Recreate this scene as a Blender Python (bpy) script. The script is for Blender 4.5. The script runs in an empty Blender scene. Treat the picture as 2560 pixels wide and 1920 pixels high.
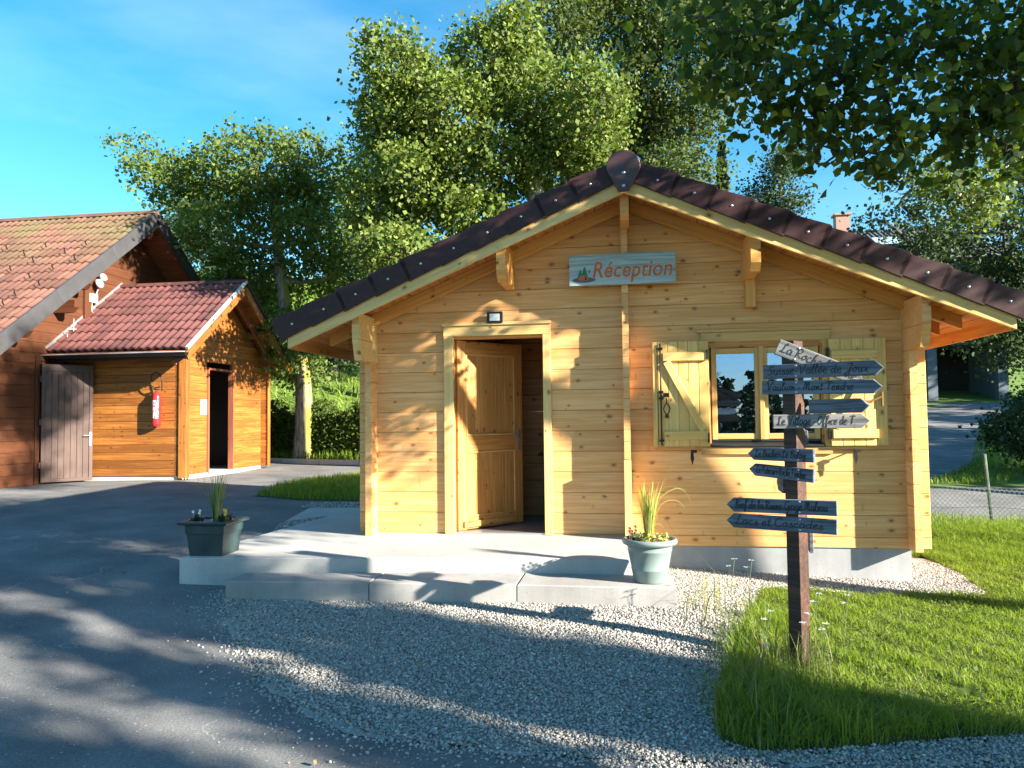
import bpy, bmesh, math, random
import numpy as np
from mathutils import Vector, Matrix
from mathutils.geometry import delaunay_2d_cdt
S = bpy.context.scene
COL = S.collection
random.seed(7); RNG = np.random.default_rng(7)

# ------------------------------------------------------------------ camera
YAW, PITCH, ROLL = .1535, .0432, -.0116
CAM = Vector((0, -7.5367, 1.3368))
fw = Vector((-math.sin(YAW)*math.cos(PITCH), math.cos(YAW)*math.cos(PITCH), math.sin(PITCH)))
rt = Vector((math.cos(YAW), math.sin(YAW), 0)); upv = rt.cross(fw)
r2 = math.cos(ROLL)*rt + math.sin(ROLL)*upv; u2 = -math.sin(ROLL)*rt + math.cos(ROLL)*upv
cd = bpy.data.cameras.new('camera'); cam = bpy.data.objects.new('camera', cd); COL.objects.link(cam)
cam.matrix_world = Matrix(((r2.x, u2.x, -fw.x, CAM.x), (r2.y, u2.y, -fw.y, CAM.y), (r2.z, u2.z, -fw.z, CAM.z), (0, 0, 0, 1)))
cd.sensor_width = 36; cd.lens = 1930/2560*36; cd.clip_end = 3000; cd.clip_start = .05
S.camera = cam

# ------------------------------------------------------------------ sun and sky
SUND = Vector((2.55, -1, 1.05)).normalized()
EL = math.asin(SUND.z); AZ = math.atan2(SUND.x, SUND.y)
w = bpy.data.worlds.new('World'); S.world = w; w.use_nodes = True
nt = w.node_tree; bg = nt.nodes['Background']
sky = nt.nodes.new('ShaderNodeTexSky'); sky.sky_type = 'NISHITA'; sky.sun_disc = False
sky.sun_elevation = EL; sky.sun_rotation = AZ; sky.air_density = 1.0; sky.dust_density = .35; sky.ozone_density = 2.2; sky.altitude = 900
# thin cirrus
tc = nt.nodes.new('ShaderNodeTexCoord'); mp = nt.nodes.new('ShaderNodeMapping'); mp.inputs['Scale'].default_value = (1.6, 1.6, 5.5)
mp.inputs['Rotation'].default_value = (.1, .25, .4)
ns = nt.nodes.new('ShaderNodeTexNoise'); ns.inputs['Scale'].default_value = 1.35; ns.inputs['Detail'].default_value = 7; ns.inputs['Roughness'].default_value = .52
cr = nt.nodes.new('ShaderNodeValToRGB'); cr.color_ramp.elements[0].position = .46; cr.color_ramp.elements[0].color = (0, 0, 0, 1)
cr.color_ramp.elements[1].position = .78; cr.color_ramp.elements[1].color = (.15, .15, .15, 1)
mx = nt.nodes.new('ShaderNodeMixRGB'); mx.inputs[2].default_value = (6.5, 7.4, 8.0, 1)
hs = nt.nodes.new('ShaderNodeHueSaturation'); hs.inputs['Saturation'].default_value = 1.34; hs.inputs['Hue'].default_value = .484
nt.links.new(tc.outputs['Generated'], mp.inputs[0]); nt.links.new(mp.outputs[0], ns.inputs['Vector']); nt.links.new(ns.outputs['Fac'], cr.inputs[0])
nt.links.new(sky.outputs[0], hs.inputs['Color']); nt.links.new(hs.outputs[0], mx.inputs[1]); nt.links.new(cr.outputs[0], mx.inputs[0])
nt.links.new(mx.outputs[0], bg.inputs['Color']); bg.inputs['Strength'].default_value = .066
sl = bpy.data.lights.new('sun', 'SUN'); sl.energy = 5.0; sl.angle = math.radians(.5); sl.color = (1, .93, .8)
so = bpy.data.objects.new('sun', sl); COL.objects.link(so); so.rotation_euler = SUND.to_track_quat('Z', 'Y').to_euler(); so.location = (20, -10, 15)
S.view_settings.view_transform = 'Standard'; S.view_settings.look = 'None'; S.view_settings.gamma = 1; S.view_settings.exposure = 2.25
S.view_settings.use_curve_mapping = False
S.cycles.max_bounces = 8; S.cycles.transparent_max_bounces = 16; S.cycles.use_denoising = True

# ------------------------------------------------------------------ helpers
WM = {}
def tag(o, label=None, cat=None, group=None, kind=None):
    if label: o['label'] = label
    if cat: o['category'] = cat
    if group: o['group'] = group
    if kind: o['kind'] = kind
    return o
def link(o, parent=None, M=None):
    M = M or Matrix.Identity(4); COL.objects.link(o); WM[o.name] = M
    if parent:
        o.parent = parent; o.matrix_basis = WM[parent.name].inverted() @ M
    else: o.matrix_basis = M
    return o
def empty(name, loc, label, cat, group=None, rot=0, parent=None):
    o = bpy.data.objects.new(name, None); o.empty_display_size = .2
    link(o, parent, Matrix.Translation(loc) @ Matrix.Rotation(rot, 4, 'Z'))
    return tag(o, label, cat, group)
def mesh_np(name, V, F, smooth=False):
    """V (n,3), F list of index tuples or (m,k) array"""
    me = bpy.data.meshes.new(name)
    V = np.asarray(V, dtype=np.float32)
    me.vertices.add(len(V)); me.vertices.foreach_set('co', V.ravel())
    if isinstance(F, np.ndarray):
        m, k = F.shape; me.loops.add(m*k); me.loops.foreach_set('vertex_index', F.astype(np.int32).ravel())
        me.polygons.add(m); me.polygons.foreach_set('loop_start', np.arange(0, m*k, k, dtype=np.int32)); me.polygons.foreach_set('loop_total', np.full(m, k, dtype=np.int32))
    else:
        tot = [len(f) for f in F]; me.loops.add(sum(tot)); me.loops.foreach_set('vertex_index', np.array([i for f in F for i in f], dtype=np.int32))
        me.polygons.add(len(F)); me.polygons.foreach_set('loop_start', np.concatenate([[0], np.cumsum(tot)[:-1]]).astype(np.int32)); me.polygons.foreach_set('loop_total', np.array(tot, dtype=np.int32))
    me.update(calc_edges=True); me.validate()
    if smooth: me.polygons.foreach_set('use_smooth', np.ones(len(me.polygons), dtype=bool))
    return me
def ob(name, me, mat=None, parent=None, M=None):
    if mat and not me.materials: me.materials.append(mat)
    return link(bpy.data.objects.new(name, me), parent, M)
class MB:
    def __init__(s): s.v = []; s.f = []
    def add(s, vs, fs):
        n = len(s.v); s.v += [tuple(v) for v in vs]; s.f += [tuple(i+n for i in f) for f in fs]
    def box(s, a, b, M=None):
        x0, y0, z0 = a; x1, y1, z1 = b
        vs = [(x0,y0,z0),(x1,y0,z0),(x1,y1,z0),(x0,y1,z0),(x0,y0,z1),(x1,y0,z1),(x1,y1,z1),(x0,y1,z1)]
        if M: vs = [tuple(M @ Vector(v)) for v in vs]
        s.add(vs, [(0,3,2,1),(4,5,6,7),(0,1,5,4),(1,2,6,5),(2,3,7,6),(3,0,4,7)])
    def tube(s, pts, rad, n=6, cap=True):
        pts = [Vector(p) for p in pts]; rad = rad if isinstance(rad, (list, tuple)) else [rad]*len(pts)
        rings = []; ref = Vector((0, 0, 1)); prev = None
        for i, p in enumerate(pts):
            d = (pts[min(i+1, len(pts)-1)]-pts[max(i-1, 0)])
            d = d.normalized() if d.length > 1e-9 else Vector((0, 0, 1))
            if prev is None:
                a = d.cross(ref if abs(d.z) < .9 else Vector((1, 0, 0))).normalized()
            else:
                a = (prev - d*prev.dot(d)); a = a.normalized() if a.length > 1e-6 else d.orthogonal().normalized()
            prev = a; b = d.cross(a)
            rings.append([p + (a*math.cos(2*math.pi*k/n) + b*math.sin(2*math.pi*k/n))*rad[i] for k in range(n)])
        vs = [v for r in rings for v in r]; fs = []
        for i in range(len(pts)-1):
            for k in range(n):
                fs.append((i*n+k, i*n+(k+1) % n, (i+1)*n+(k+1) % n, (i+1)*n+k))
        if cap: fs += [tuple(range(n))[::-1], tuple((len(pts)-1)*n+k for k in range(n))]
        s.add(vs, fs)
    def prism(s, poly, axis, a, b, inset=0):
        """poly 2D list extruded along axis from a to b; inset chamfers the 'a' face"""
        n = len(poly); cx = sum(p[0] for p in poly)/n; cy = sum(p[1] for p in poly)/n
        def P(p, t): return {0: (t, p[0], p[1]), 1: (p[0], t, p[1]), 2: (p[0], p[1], t)}[axis]
        rings = []
        if inset:
            q = [(p[0]-math.copysign(min(inset, abs(p[0]-cx)*.4), p[0]-cx), p[1]-math.copysign(min(inset, abs(p[1]-cy)*.8), p[1]-cy)) for p in poly]
            rings = [(q, a), (poly, a+math.copysign(inset, b-a)), (poly, b)]
        else: rings = [(poly, a), (poly, b)]
        vs = [P(p, t) for pl, t in rings for p in pl]; fs = []
        for i in range(len(rings)-1):
            for k in range(n): fs.append((i*n+k, i*n+(k+1) % n, (i+1)*n+(k+1) % n, (i+1)*n+k))
        fs += [tuple(range(n))[::-1], tuple((len(rings)-1)*n+k for k in range(n))]
        s.add(vs, fs)
    def lathe(s, prof, c=(0, 0, 0), n=32):
        vs = []; fs = []
        for r, z in prof:
            for k in range(n): vs.append((c[0]+r*math.cos(2*math.pi*k/n), c[1]+r*math.sin(2*math.pi*k/n), c[2]+z))
        for i in range(len(prof)-1):
            for k in range(n): fs.append((i*n+k, i*n+(k+1) % n, (i+1)*n+(k+1) % n, (i+1)*n+k))
        s.add(vs, fs)
    def build(s, name, mat, parent=None, smooth=False, M=None, fix=True):
        me = bpy.data.meshes.new(name); me.from_pydata(s.v, [], s.f); me.update()
        if fix:
            bm = bmesh.new(); bm.from_mesh(me); bmesh.ops.recalc_face_normals(bm, faces=bm.faces); bm.to_mesh(me); bm.free()
        if smooth:
            for p in me.polygons: p.use_smooth = True
        return ob(name, me, mat, parent, M)
_beam = {}
def beam(name, p0, p1, wid, thk, mat, parent=None, up=(0, 0, 1), ch=.004, label=None):
    """board from p0 to p1 (centre line); wid along up, thk across; local X along length"""
    p0 = Vector(p0); p1 = Vector(p1); L = (p1-p0).length; x = (p1-p0)/L
    up = Vector(up); z = (up - x*up.dot(x)).normalized(); y = z.cross(x)
    key = (round(L, 3), round(wid, 4), round(thk, 4), ch, mat.name)
    if key not in _beam:
        a, b = thk/2, wid/2; c = min(ch, a*.5, b*.5)
        prof = [(-a, -b+c), (-a+c, -b), (a-c, -b), (a, -b+c), (a, b-c), (a-c, b), (-a+c, b), (-a, b-c)]
        m = MB(); m.prism(prof, 0, 0, L); me = bpy.data.meshes.new(name); me.from_pydata(m.v, [], m.f); me.update()
        bm = bmesh.new(); bm.from_mesh(me); bmesh.ops.recalc_face_normals(bm, faces=bm.faces); bm.to_mesh(me); bm.free()
        me.materials.append(mat); _beam[key] = me
    M = Matrix(((x.x, y.x, z.x, p0.x), (x.y, y.y, z.y, p0.y), (x.z, y.z, z.z, p0.z), (0, 0, 0, 1)))
    o = ob(name, _beam[key], None, parent, M)
    if label: o['label'] = label
    return o
def sp(p): return Matrix.Translation(p)
def catmull(pts, k=5):
    if len(pts) < 3: return pts
    P = [pts[0]] + list(pts) + [pts[-1]]; out = []
    for i in range(1, len(P)-2):
        for j in range(k):
            t = j/k; a, b, c, d = [np.array(q, float) for q in P[i-1:i+3]]
            out.append(tuple(.5*((2*b)+(c-a)*t+(2*a-5*b+4*c-d)*t*t+(3*b-a-3*c+d)*t**3)))
    out.append(tuple(pts[-1])); return out

# ------------------------------------------------------------------ materials
def newmat(name):
    m = bpy.data.materials.new(name); m.use_nodes = True; n = m.node_tree; return m, n, n.nodes['Principled BSDF'], n.nodes, n.links
def ramp(N, L, fac, stops):
    r = N.new('ShaderNodeValToRGB'); e = r.color_ramp.elements
    e[0].position, e[0].color = stops[0][0], (*stops[0][1], 1); e[1].position, e[1].color = stops[-1][0], (*stops[-1][1], 1)
    for p, c in stops[1:-1]:
        q = e.new(p); q.color = (*c, 1)
    L.new(fac, r.inputs[0]); return r.outputs[0]
def noise(N, L, vec, scale, detail=4, rough=.5, dist=0):
    n = N.new('ShaderNodeTexNoise'); n.inputs['Scale'].default_value = scale; n.inputs['Detail'].default_value = detail; n.inputs['Roughness'].default_value = rough; n.inputs['Distortion'].default_value = dist
    L.new(vec, n.inputs['Vector']); return n.outputs['Fac']
def mapping(N, L, vec, sc=(1, 1, 1), loc=None):
    m = N.new('ShaderNodeMapping'); m.inputs['Scale'].default_value = sc; L.new(vec, m.inputs[0])
    if loc is not None: L.new(loc, m.inputs['Location'])
    return m.outputs[0]
def math_(N, L, op, a, b=None, clamp=False):
    m = N.new('ShaderNodeMath'); m.operation = op; m.use_clamp = clamp
    for i, x in enumerate((a, b)):
        if x is None: continue
        if isinstance(x, (int, float)): m.inputs[i].default_value = x
        else: L.new(x, m.inputs[i])
    return m.outputs[0]
def mixc(N, L, f, a, b, mode='MIX'):
    m = N.new('ShaderNodeMixRGB'); m.blend_type = mode
    for i, x in enumerate((f, a, b)):
        if isinstance(x, (int, float)): m.inputs[i].default_value = x
        elif isinstance(x, tuple): m.inputs[i].default_value = (*x, 1)
        else: L.new(x, m.inputs[i])
    return m.outputs[0]
def bump(N, L, h, B, strength=.3, dist=.01):
    b = N.new('ShaderNodeBump'); b.inputs['Strength'].default_value = strength; b.inputs['Distance'].default_value = dist
    L.new(h, b.inputs['Height']); L.new(b.outputs[0], B.inputs['Normal'])
def wood(name, c1, c2, knot=(.1, .035, .01), kdens=.5, rough=.55, var=.25, grain=1.0, kscale=1.0, weather=None):
    m, n, B, N, L = newmat(name)
    t = N.new('ShaderNodeTexCoord'); oi = N.new('ShaderNodeObjectInfo')
    off = N.new('ShaderNodeVectorMath'); off.operation = 'SCALE'; off.inputs[0].default_value = (37.3, 11.7, 23.1); L.new(oi.outputs['Random'], off.inputs['Scale'])
    add = N.new('ShaderNodeVectorMath'); add.operation = 'ADD'; L.new(t.outputs['Object'], add.inputs[0]); L.new(off.outputs[0], add.inputs[1]); v = add.outputs[0]
    g1 = noise(N, L, mapping(N, L, v, (1.1, 26, 26)), 1.6*grain, 6, .6, .6)
    g2 = noise(N, L, mapping(N, L, v, (.5, 3, 3)), 1.3, 3, .5)
    g = math_(N, L, 'ADD', math_(N, L, 'MULTIPLY', g1, .65), math_(N, L, 'MULTIPLY', g2, .35))
    col = ramp(N, L, g, [(.36, tuple(q*.92 for q in c2)), (.46, c2), (.54, tuple((a+b)/2 for a, b in zip(c1, c2))), (.62, c1)])
    # board to board variation
    vv = math_(N, L, 'ADD', math_(N, L, 'MULTIPLY', oi.outputs['Random'], var), 1-var/2)
    col = mixc(N, L, 1.0, col, N_val(N, L, vv), 'MULTIPLY')
    if kdens:
        sx = N.new('ShaderNodeSeparateXYZ'); L.new(v, sx.inputs[0])
        nn = N.new('ShaderNodeTexNoise'); nn.inputs['Scale'].default_value = 14; L.new(v, nn.inputs['Vector'])
        sc = N.new('ShaderNodeVectorMath'); sc.operation = 'SCALE'; sc.inputs['Scale'].default_value = .10; L.new(nn.outputs['Color'], sc.inputs[0])
        def knots(kx, kz, prob, rad, soft):
            cb = N.new('ShaderNodeCombineXYZ'); L.new(math_(N, L, 'MULTIPLY', sx.outputs[0], kx*kscale), cb.inputs[0]); L.new(math_(N, L, 'MULTIPLY', math_(N, L, 'ADD', sx.outputs[2], sx.outputs[1]), kz*kscale), cb.inputs[1])
            wv = N.new('ShaderNodeVectorMath'); wv.operation = 'ADD'; L.new(cb.outputs[0], wv.inputs[0]); L.new(sc.outputs[0], wv.inputs[1])
            vo = N.new('ShaderNodeTexVoronoi'); vo.voronoi_dimensions = '2D'; vo.inputs['Scale'].default_value = 1.0; L.new(wv.outputs[0], vo.inputs['Vector'])
            sep = N.new('ShaderNodeSeparateColor'); L.new(vo.outputs['Color'], sep.inputs[0])
            size = math_(N, L, 'MULTIPLY', math_(N, L, 'SUBTRACT', sep.outputs[0], 1-prob, True), rad/prob)
            d = math_(N, L, 'DIVIDE', vo.outputs['Distance'], math_(N, L, 'ADD', size, .0005))
            return ramp(N, L, math_(N, L, 'MULTIPLY', d, .25), soft)
        k1 = knots(5.5, 8.5, min(1, kdens*.5), .15, [(0, (1, 1, 1)), (.14, (.9,)*3), (.25, (.35,)*3), (.5, (0, 0, 0))])
        k2 = knots(13, 4.2, min(1, kdens*.16), .22, [(0, (.55,)*3), (.2, (.4,)*3), (.3, (0, 0, 0))])
        col = mixc(N, L, k2, col, tuple((a*.5+b*.5) for a, b in zip(knot, c2)))
        col = mixc(N, L, k1, col, knot)
    if weather:
        wz = noise(N, L, mapping(N, L, v, (.6, 14, 14)), 3, 6, .7)
        col = mixc(N, L, ramp(N, L, wz, [(.42, (0,)*3), (.62, (1,)*3)]), col, weather)
    L.new(col, B.inputs['Base Color']); B.inputs['Roughness'].default_value = rough
    B.inputs['Specular IOR Level'].default_value = .35
    bump(N, L, g1, B, .12, .003)
    return m
def N_val(N, L, v):
    c = N.new('ShaderNodeCombineColor')
    for i in range(3): L.new(v, c.inputs[i])
    return c.outputs[0]
def plain(name, col, rough=.5, metal=0, var=0, sc=20, bmp=0, spec=.5):
    m, n, B, N, L = newmat(name); B.inputs['Roughness'].default_value = rough; B.inputs['Metallic'].default_value = metal; B.inputs['Specular IOR Level'].default_value = spec
    t = N.new('ShaderNodeTexCoord').outputs['Object']
    f = noise(N, L, t, sc, 5, .6)
    if var:
        L.new(ramp(N, L, f, [(.3, tuple(c*(1-var) for c in col)), (.7, tuple(min(1, c*(1+var)) for c in col))]), B.inputs['Base Color'])
    else: B.inputs['Base Color'].default_value = (*col, 1)
    if bmp: bump(N, L, f, B, bmp, .01)
    return m
def concrete(name, col, bmp=.15, streak=False):
    m, n, B, N, L = newmat(name); t = N.new('ShaderNodeTexCoord').outputs['Object']
    a = noise(N, L, t, 1.6, 5, .6); b = noise(N, L, t, 60, 3, .6); c = noise(N, L, mapping(N, L, t, (14, 14, .7)), 1, 4, .6)
    f = math_(N, L, 'ADD', math_(N, L, 'MULTIPLY', a, .5), math_(N, L, 'ADD', math_(N, L, 'MULTIPLY', b, .2), math_(N, L, 'MULTIPLY', c, .3 if streak else .12)))
    c0 = ramp(N, L, f, [(.3, tuple(x*.68 for x in col)), (.62, tuple(x*1.12 for x in col))])
    vo = N.new('ShaderNodeTexVoronoi'); vo.inputs['Scale'].default_value = 9; L.new(t, vo.inputs['Vector'])
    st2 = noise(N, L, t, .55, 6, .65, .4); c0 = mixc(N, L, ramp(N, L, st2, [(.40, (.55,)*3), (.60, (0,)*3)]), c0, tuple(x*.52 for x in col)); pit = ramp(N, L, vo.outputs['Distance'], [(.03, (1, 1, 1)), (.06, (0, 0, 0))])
    L.new(mixc(N, L, math_(N, L, 'MULTIPLY', pit, .55), c0, tuple(x*.3 for x in col)), B.inputs['Base Color'])
    B.inputs['Roughness'].default_value = .85; bump(N, L, b, B, bmp, .006); return m
M_log = wood('pine_log', (.76, .43, .19), (.64, .32, .11), (.24, .09, .025), .72, .5, .18)
M_pale = wood('pale_pine_board', (.72, .49, .21), (.62, .39, .14), (.2, .08, .02), .6, .5, .08)
M_frame = wood('pine_frame', (.70, .37, .12), (.58, .27, .065), (.16, .06, .015), .6, .5, .10)
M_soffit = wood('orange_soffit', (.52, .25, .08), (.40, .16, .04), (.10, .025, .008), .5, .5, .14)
M_shut = wood('shutter_pine', (.74, .50, .18), (.62, .38, .12), (.2, .09, .025), .5, .5, .08)
M_door = wood('door_pine', (.60, .27, .075), (.44, .17, .04), (.09, .03, .01), .7, .45, .12, kscale=1.3)
M_shed = wood('stained_log', (.36, .14, .028), (.22, .075, .014), (.07, .02, .005), .7, .55, .4, kscale=1.3)
M_brown = wood('brown_board', (.10, .034, .014), (.074, .024, .009), (.04, .014, .006), .12, .6, .22)
M_browndoor = wood('grey_brown_board', (.095, .056, .044), (.07, .04, .032), (.05, .03, .02), .1, .6, .12)
M_post = wood('dark_stained_post', (.10, .04, .022), (.035, .016, .012), (.02, .01, .008), .2, .6, .1)
M_sign_shade = wood('weathered_sign_board_shade', (.10, .108, .13), (.045, .05, .067), (.03, .03, .04), .1, .85, .25, weather=(.175, .185, .215))  # weathered grey, with the navy shade of sun-averted boards in the colour
M_sign_lit = wood('sunlit_sign_board', (.17, .17, .168), (.08, .08, .085), (.05, .05, .05), .1, .8, .1, weather=(.25, .245, .235))  # same boards where the sun falls: the light is in this paler colour
M_recsign = wood('grey_blue_sign_board', (.36, .45, .46), (.20, .27, .29), (.10, .13, .14), .25, .7, .05, weather=(.42, .50, .50))
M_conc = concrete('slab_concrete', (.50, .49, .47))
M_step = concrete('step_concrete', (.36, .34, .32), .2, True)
M_found = concrete('foundation_concrete', (.34, .34, .345), .1, True)
M_tile_dark = plain('dark_brown_tile', (.040, .016, .018), .55, 0, .25, 14, .08, .25)
M_metal = plain('galvanised_metal', (.5, .5, .5), .35, .8)
M_black = plain('black_metal', (.012, .01, .01), .45, .2)
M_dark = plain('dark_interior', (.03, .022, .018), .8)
M_white = plain('white_plastic', (.42, .42, .42), .4)
def tilemat(name, c1, c2, moss=None):
    m, n, B, N, L = newmat(name); t = N.new('ShaderNodeTexCoord').outputs['Object']; oi = N.new('ShaderNodeObjectInfo')
    f = noise(N, L, t, 25, 5, .65); col = ramp(N, L, f, [(.3, c2), (.7, c1)])
    col = mixc(N, L, 1.0, col, N_val(N, L, math_(N, L, 'ADD', math_(N, L, 'MULTIPLY', oi.outputs['Random'], .55), .70)), 'MULTIPLY')
    if moss:
        g = N.new('ShaderNodeNewGeometry'); f2 = noise(N, L, g.outputs['Position'], .9, 5, .6)
        sp_ = N.new('ShaderNodeSeparateXYZ'); L.new(g.outputs['Position'], sp_.inputs[0])
        h = math_(N, L, 'MULTIPLY', math_(N, L, 'SUBTRACT', sp_.outputs[2], 4.1, True), .9, True)
        L.new(mixc(N, L, math_(N, L, 'MULTIPLY', h, ramp(N, L, f2, [(.38, (0,)*3), (.6, (.95,)*3)])), col, moss), B.inputs['Base Color'])
    else: L.new(col, B.inputs['Base Color'])
    B.inputs['Roughness'].default_value = .7; bump(N, L, f, B, .2, .01); return m
M_tile_red = tilemat('red_tile', (.135, .048, .042), (.085, .028, .026))
M_tile_old = tilemat('old_orange_tile', (.18, .08, .055), (.115, .05, .036), (.13, .105, .045))
def leafmat(name, cols, trans=.35, rough=.45, pos=None):
    m, n, B, N, L = newmat(name); g = N.new('ShaderNodeNewGeometry')
    c = ramp(N, L, g.outputs['Random Per Island'], [(i/(len(cols)-1), q) for i, q in enumerate(cols)])
    if pos: c = mixc(N, L, ramp(N, L, noise(N, L, g.outputs['Position'], 2.3, 4, .6), [(.42, (0,)*3), (.62, (.75,)*3)]), c, pos)
    L.new(c, B.inputs['Base Color']); B.inputs['Roughness'].default_value = .62; B.inputs['Specular IOR Level'].default_value = .22
    tr = N.new('ShaderNodeBsdfTranslucent'); L.new(mixc(N, L, 1.0, c, (1.5, 1.6, .6), 'MULTIPLY'), tr.inputs['Color'])
    ms = N.new('ShaderNodeMixShader'); ms.inputs[0].default_value = trans; L.new(B.outputs[0], ms.inputs[1]); L.new(tr.outputs[0], ms.inputs[2])
    L.new(ms.outputs[0], N['Material Output'].inputs['Surface']); return m
M_leaf_yellow = leafmat('poplar_leaf', [(.06, .10, .02), (.11, .16, .03), (.17, .22, .04), (.05, .075, .018), (.17, .19, .05)], .26)
M_leaf_mid = leafmat('green_leaf', [(.05, .085, .02), (.09, .135, .025), (.14, .18, .04), (.07, .11, .03)])
M_leaf_olive = leafmat('olive_leaf', [(.03, .05, .018), (.06, .085, .022), (.10, .125, .03), (.045, .07, .02)], .3)
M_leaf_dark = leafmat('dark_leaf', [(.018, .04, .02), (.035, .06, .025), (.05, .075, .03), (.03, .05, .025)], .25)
M_leaf_near = leafmat('near_poplar_leaf', [(.02, .045, .015), (.035, .07, .02), (.08, .12, .02), (.035, .055, .02), (.06, .09, .02), (.20, .23, .02)], .5)
M_hedge = leafmat('hedge_leaf', [(.04, .07, .015), (.07, .11, .02), (.12, .15, .03)])
M_needle = leafmat('spruce_needle', [(.02, .04, .025), (.035, .06, .03), (.05, .07, .035)], .1)
M_grass = leafmat('grass_blade', [(.07, .13, .015), (.15, .23, .022), (.23, .31, .035), (.10, .17, .02), (.34, .35, .09)], .45, pos=(.19, .25, .035))
M_meadow = leafmat('meadow_tuft', [(.10, .16, .025), (.16, .23, .035), (.21, .27, .05)], .3)
def bark(name, c1, c2, moss=None):
    m, n, B, N, L = newmat(name); t = N.new('ShaderNodeTexCoord').outputs['Object']
    f = noise(N, L, mapping(N, L, t, (9, 9, 1.6)), 2, 6, .7, .4); col = ramp(N, L, f, [(.38, c2), (.58, c1)])
    if moss:
        g = N.new('ShaderNodeNewGeometry'); s_ = N.new('ShaderNodeSeparateXYZ'); L.new(g.outputs['Normal'], s_.inputs[0])
        col = mixc(N, L, math_(N, L, 'MULTIPLY', math_(N, L, 'GREATER_THAN', s_.outputs[0], .5), ramp(N, L, noise(N, L, t, 2.5), [(.4, (.3,)*3), (.55, (1,)*3)])), col, moss)
    L.new(col, B.inputs['Base Color']); B.inputs['Roughness'].default_value = .9; bump(N, L, f, B, .9, .05); return m
M_bark = bark('poplar_bark', (.34, .28, .21), (.09, .065, .05), (.22, .19, .03))
M_bark_pale = bark('pale_bark', (.42, .36, .28), (.14, .11, .08))
M_bark_dark = bark('dark_bark', (.10, .085, .07), (.04, .03, .025))
# ------------------------------------------------------------------ terrain
CP = np.array([(-3.8,-1.5,-.07),(-3.3,-1.8,-.11),(.3,-1.8,-.12),(-1.5,-1.8,-.12),(.42,0,-.13),(1.3,0,-.17),(2.5,0,-.22),(1,-2.6,-.2),(0,-4,-.2),(0,-7.5,-.26),
 (-3,-4,-.17),(-6,-4,-.1),(3,-4,-.25),(6,-4,-.3),(-3.9,.8,.14),(-3.7,2.2,.165),(-4.3,2.2,.17),(-5,0,.06),(-6,3,.19),(-8,5.1,.28),(-8,8.3,.29),(-10.2,3.7,.25),(-10.2,0,.2),
 (-6,6,.24),(-7.2,8.9,.34),(-3,7.5,.3),(-13,-4,.1),(-12,12,.6),(-8,13,.9),(-12,23,3.8),(-22,49,11.7),(-40,49,14),(-5,50,11),(-5,15,1.3),(5,4,-.3),(5.2,7.2,-.05),(7.3,12.9,.05),
 (16,37.5,1.98),(21,38,1.98),(30,37,2),(8,37,2),(2,12,.1),(0,22,1.6),(10,22,.75),(16,60,6),(0,-20,-.5),(-20,-20,-.5),(30,-20,-.5),(40,0,0),(30,20,1),(14,-10,-.4),(9,-3,-.32),(-18,5,.3),
 (0,-120,-1),(120,-120,0),(120,120,10),(-120,120,22),(-120,-120,0),(-120,0,4),(120,0,1),(0,120,16),(4.6,3.4,-.17),(-2.5,3,.17),(2.6,4,-.2)], float)
def _phi(r): return np.sqrt(r*r+.3)
_A = _phi(np.hypot(CP[:, None, 0]-CP[None, :, 0], CP[:, None, 1]-CP[None, :, 1]))
_n = len(CP); _K = np.zeros((_n+1, _n+1)); _K[:_n, :_n] = _A; _K[:_n, _n] = 1; _K[_n, :_n] = 1
_W = np.linalg.solve(_K, np.concatenate([CP[:, 2], [0]]))
def G(x, y):
    x = np.atleast_1d(np.asarray(x, float)); y = np.atleast_1d(np.asarray(y, float)); out = np.zeros(x.shape)
    for i in range(_n): out += _W[i]*_phi(np.hypot(x-CP[i, 0], y-CP[i, 1]))
    return np.clip(out+_W[_n], -3, 26)
def g(x, y): return float(G(x, y)[0])
def axis_pts():
    a = list(np.arange(-16, 12, .3)); s = .3; v = 12
    while v < 900: v += s; s *= 1.16; a.append(v)
    s = .3; v = -16
    while v > -900: v -= s; s *= 1.16; a.append(v)
    return np.array(sorted(a))
ax = axis_pts(); XX, YY = np.meshgrid(ax, ax, indexing='ij'); ZZ = G(XX.ravel(), YY.ravel())
nx = len(ax); idx = np.arange(nx*nx).reshape(nx, nx)
FQ = np.stack([idx[:-1, :-1].ravel(), idx[1:, :-1].ravel(), idx[1:, 1:].ravel(), idx[:-1, 1:].ravel()], 1)
def groundmat(name, stops, sc=3, fine=60, bmp=.4, fl=None):
    m, n, B, N, L = newmat(name); t = N.new('ShaderNodeTexCoord').outputs['Object']
    a = noise(N, L, t, sc, 6, .6); b = noise(N, L, t, fine, 4, .65)
    f = math_(N, L, 'ADD', math_(N, L, 'MULTIPLY', a, .5), math_(N, L, 'MULTIPLY', b, .5)); c = ramp(N, L, f, stops)
    if fl:
        vo = N.new('ShaderNodeTexVoronoi'); vo.inputs['Scale'].default_value = fl[0]; L.new(t, vo.inputs['Vector'])
        sepc = N.new('ShaderNodeSeparateColor'); L.new(vo.outputs['Color'], sepc.inputs[0])
        k = math_(N, L, 'MULTIPLY', math_(N, L, 'LESS_THAN', vo.outputs['Distance'], fl[1]), math_(N, L, 'GREATER_THAN', sepc.outputs[0], fl[3]))
        c = mixc(N, L, k, c, fl[2])
    L.new(c, B.inputs['Base Color']); B.inputs['Roughness'].default_value = .92; B.inputs['Specular IOR Level'].default_value = .25
    bump(N, L, b, B, bmp, .01); return m, N, L, c, B, t
M_meadowg = groundmat('meadow_ground', [(.35, (.06, .10, .015)), (.5, (.10, .16, .025)), (.65, (.15, .21, .04))], .8, 9, .6)[0]
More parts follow.
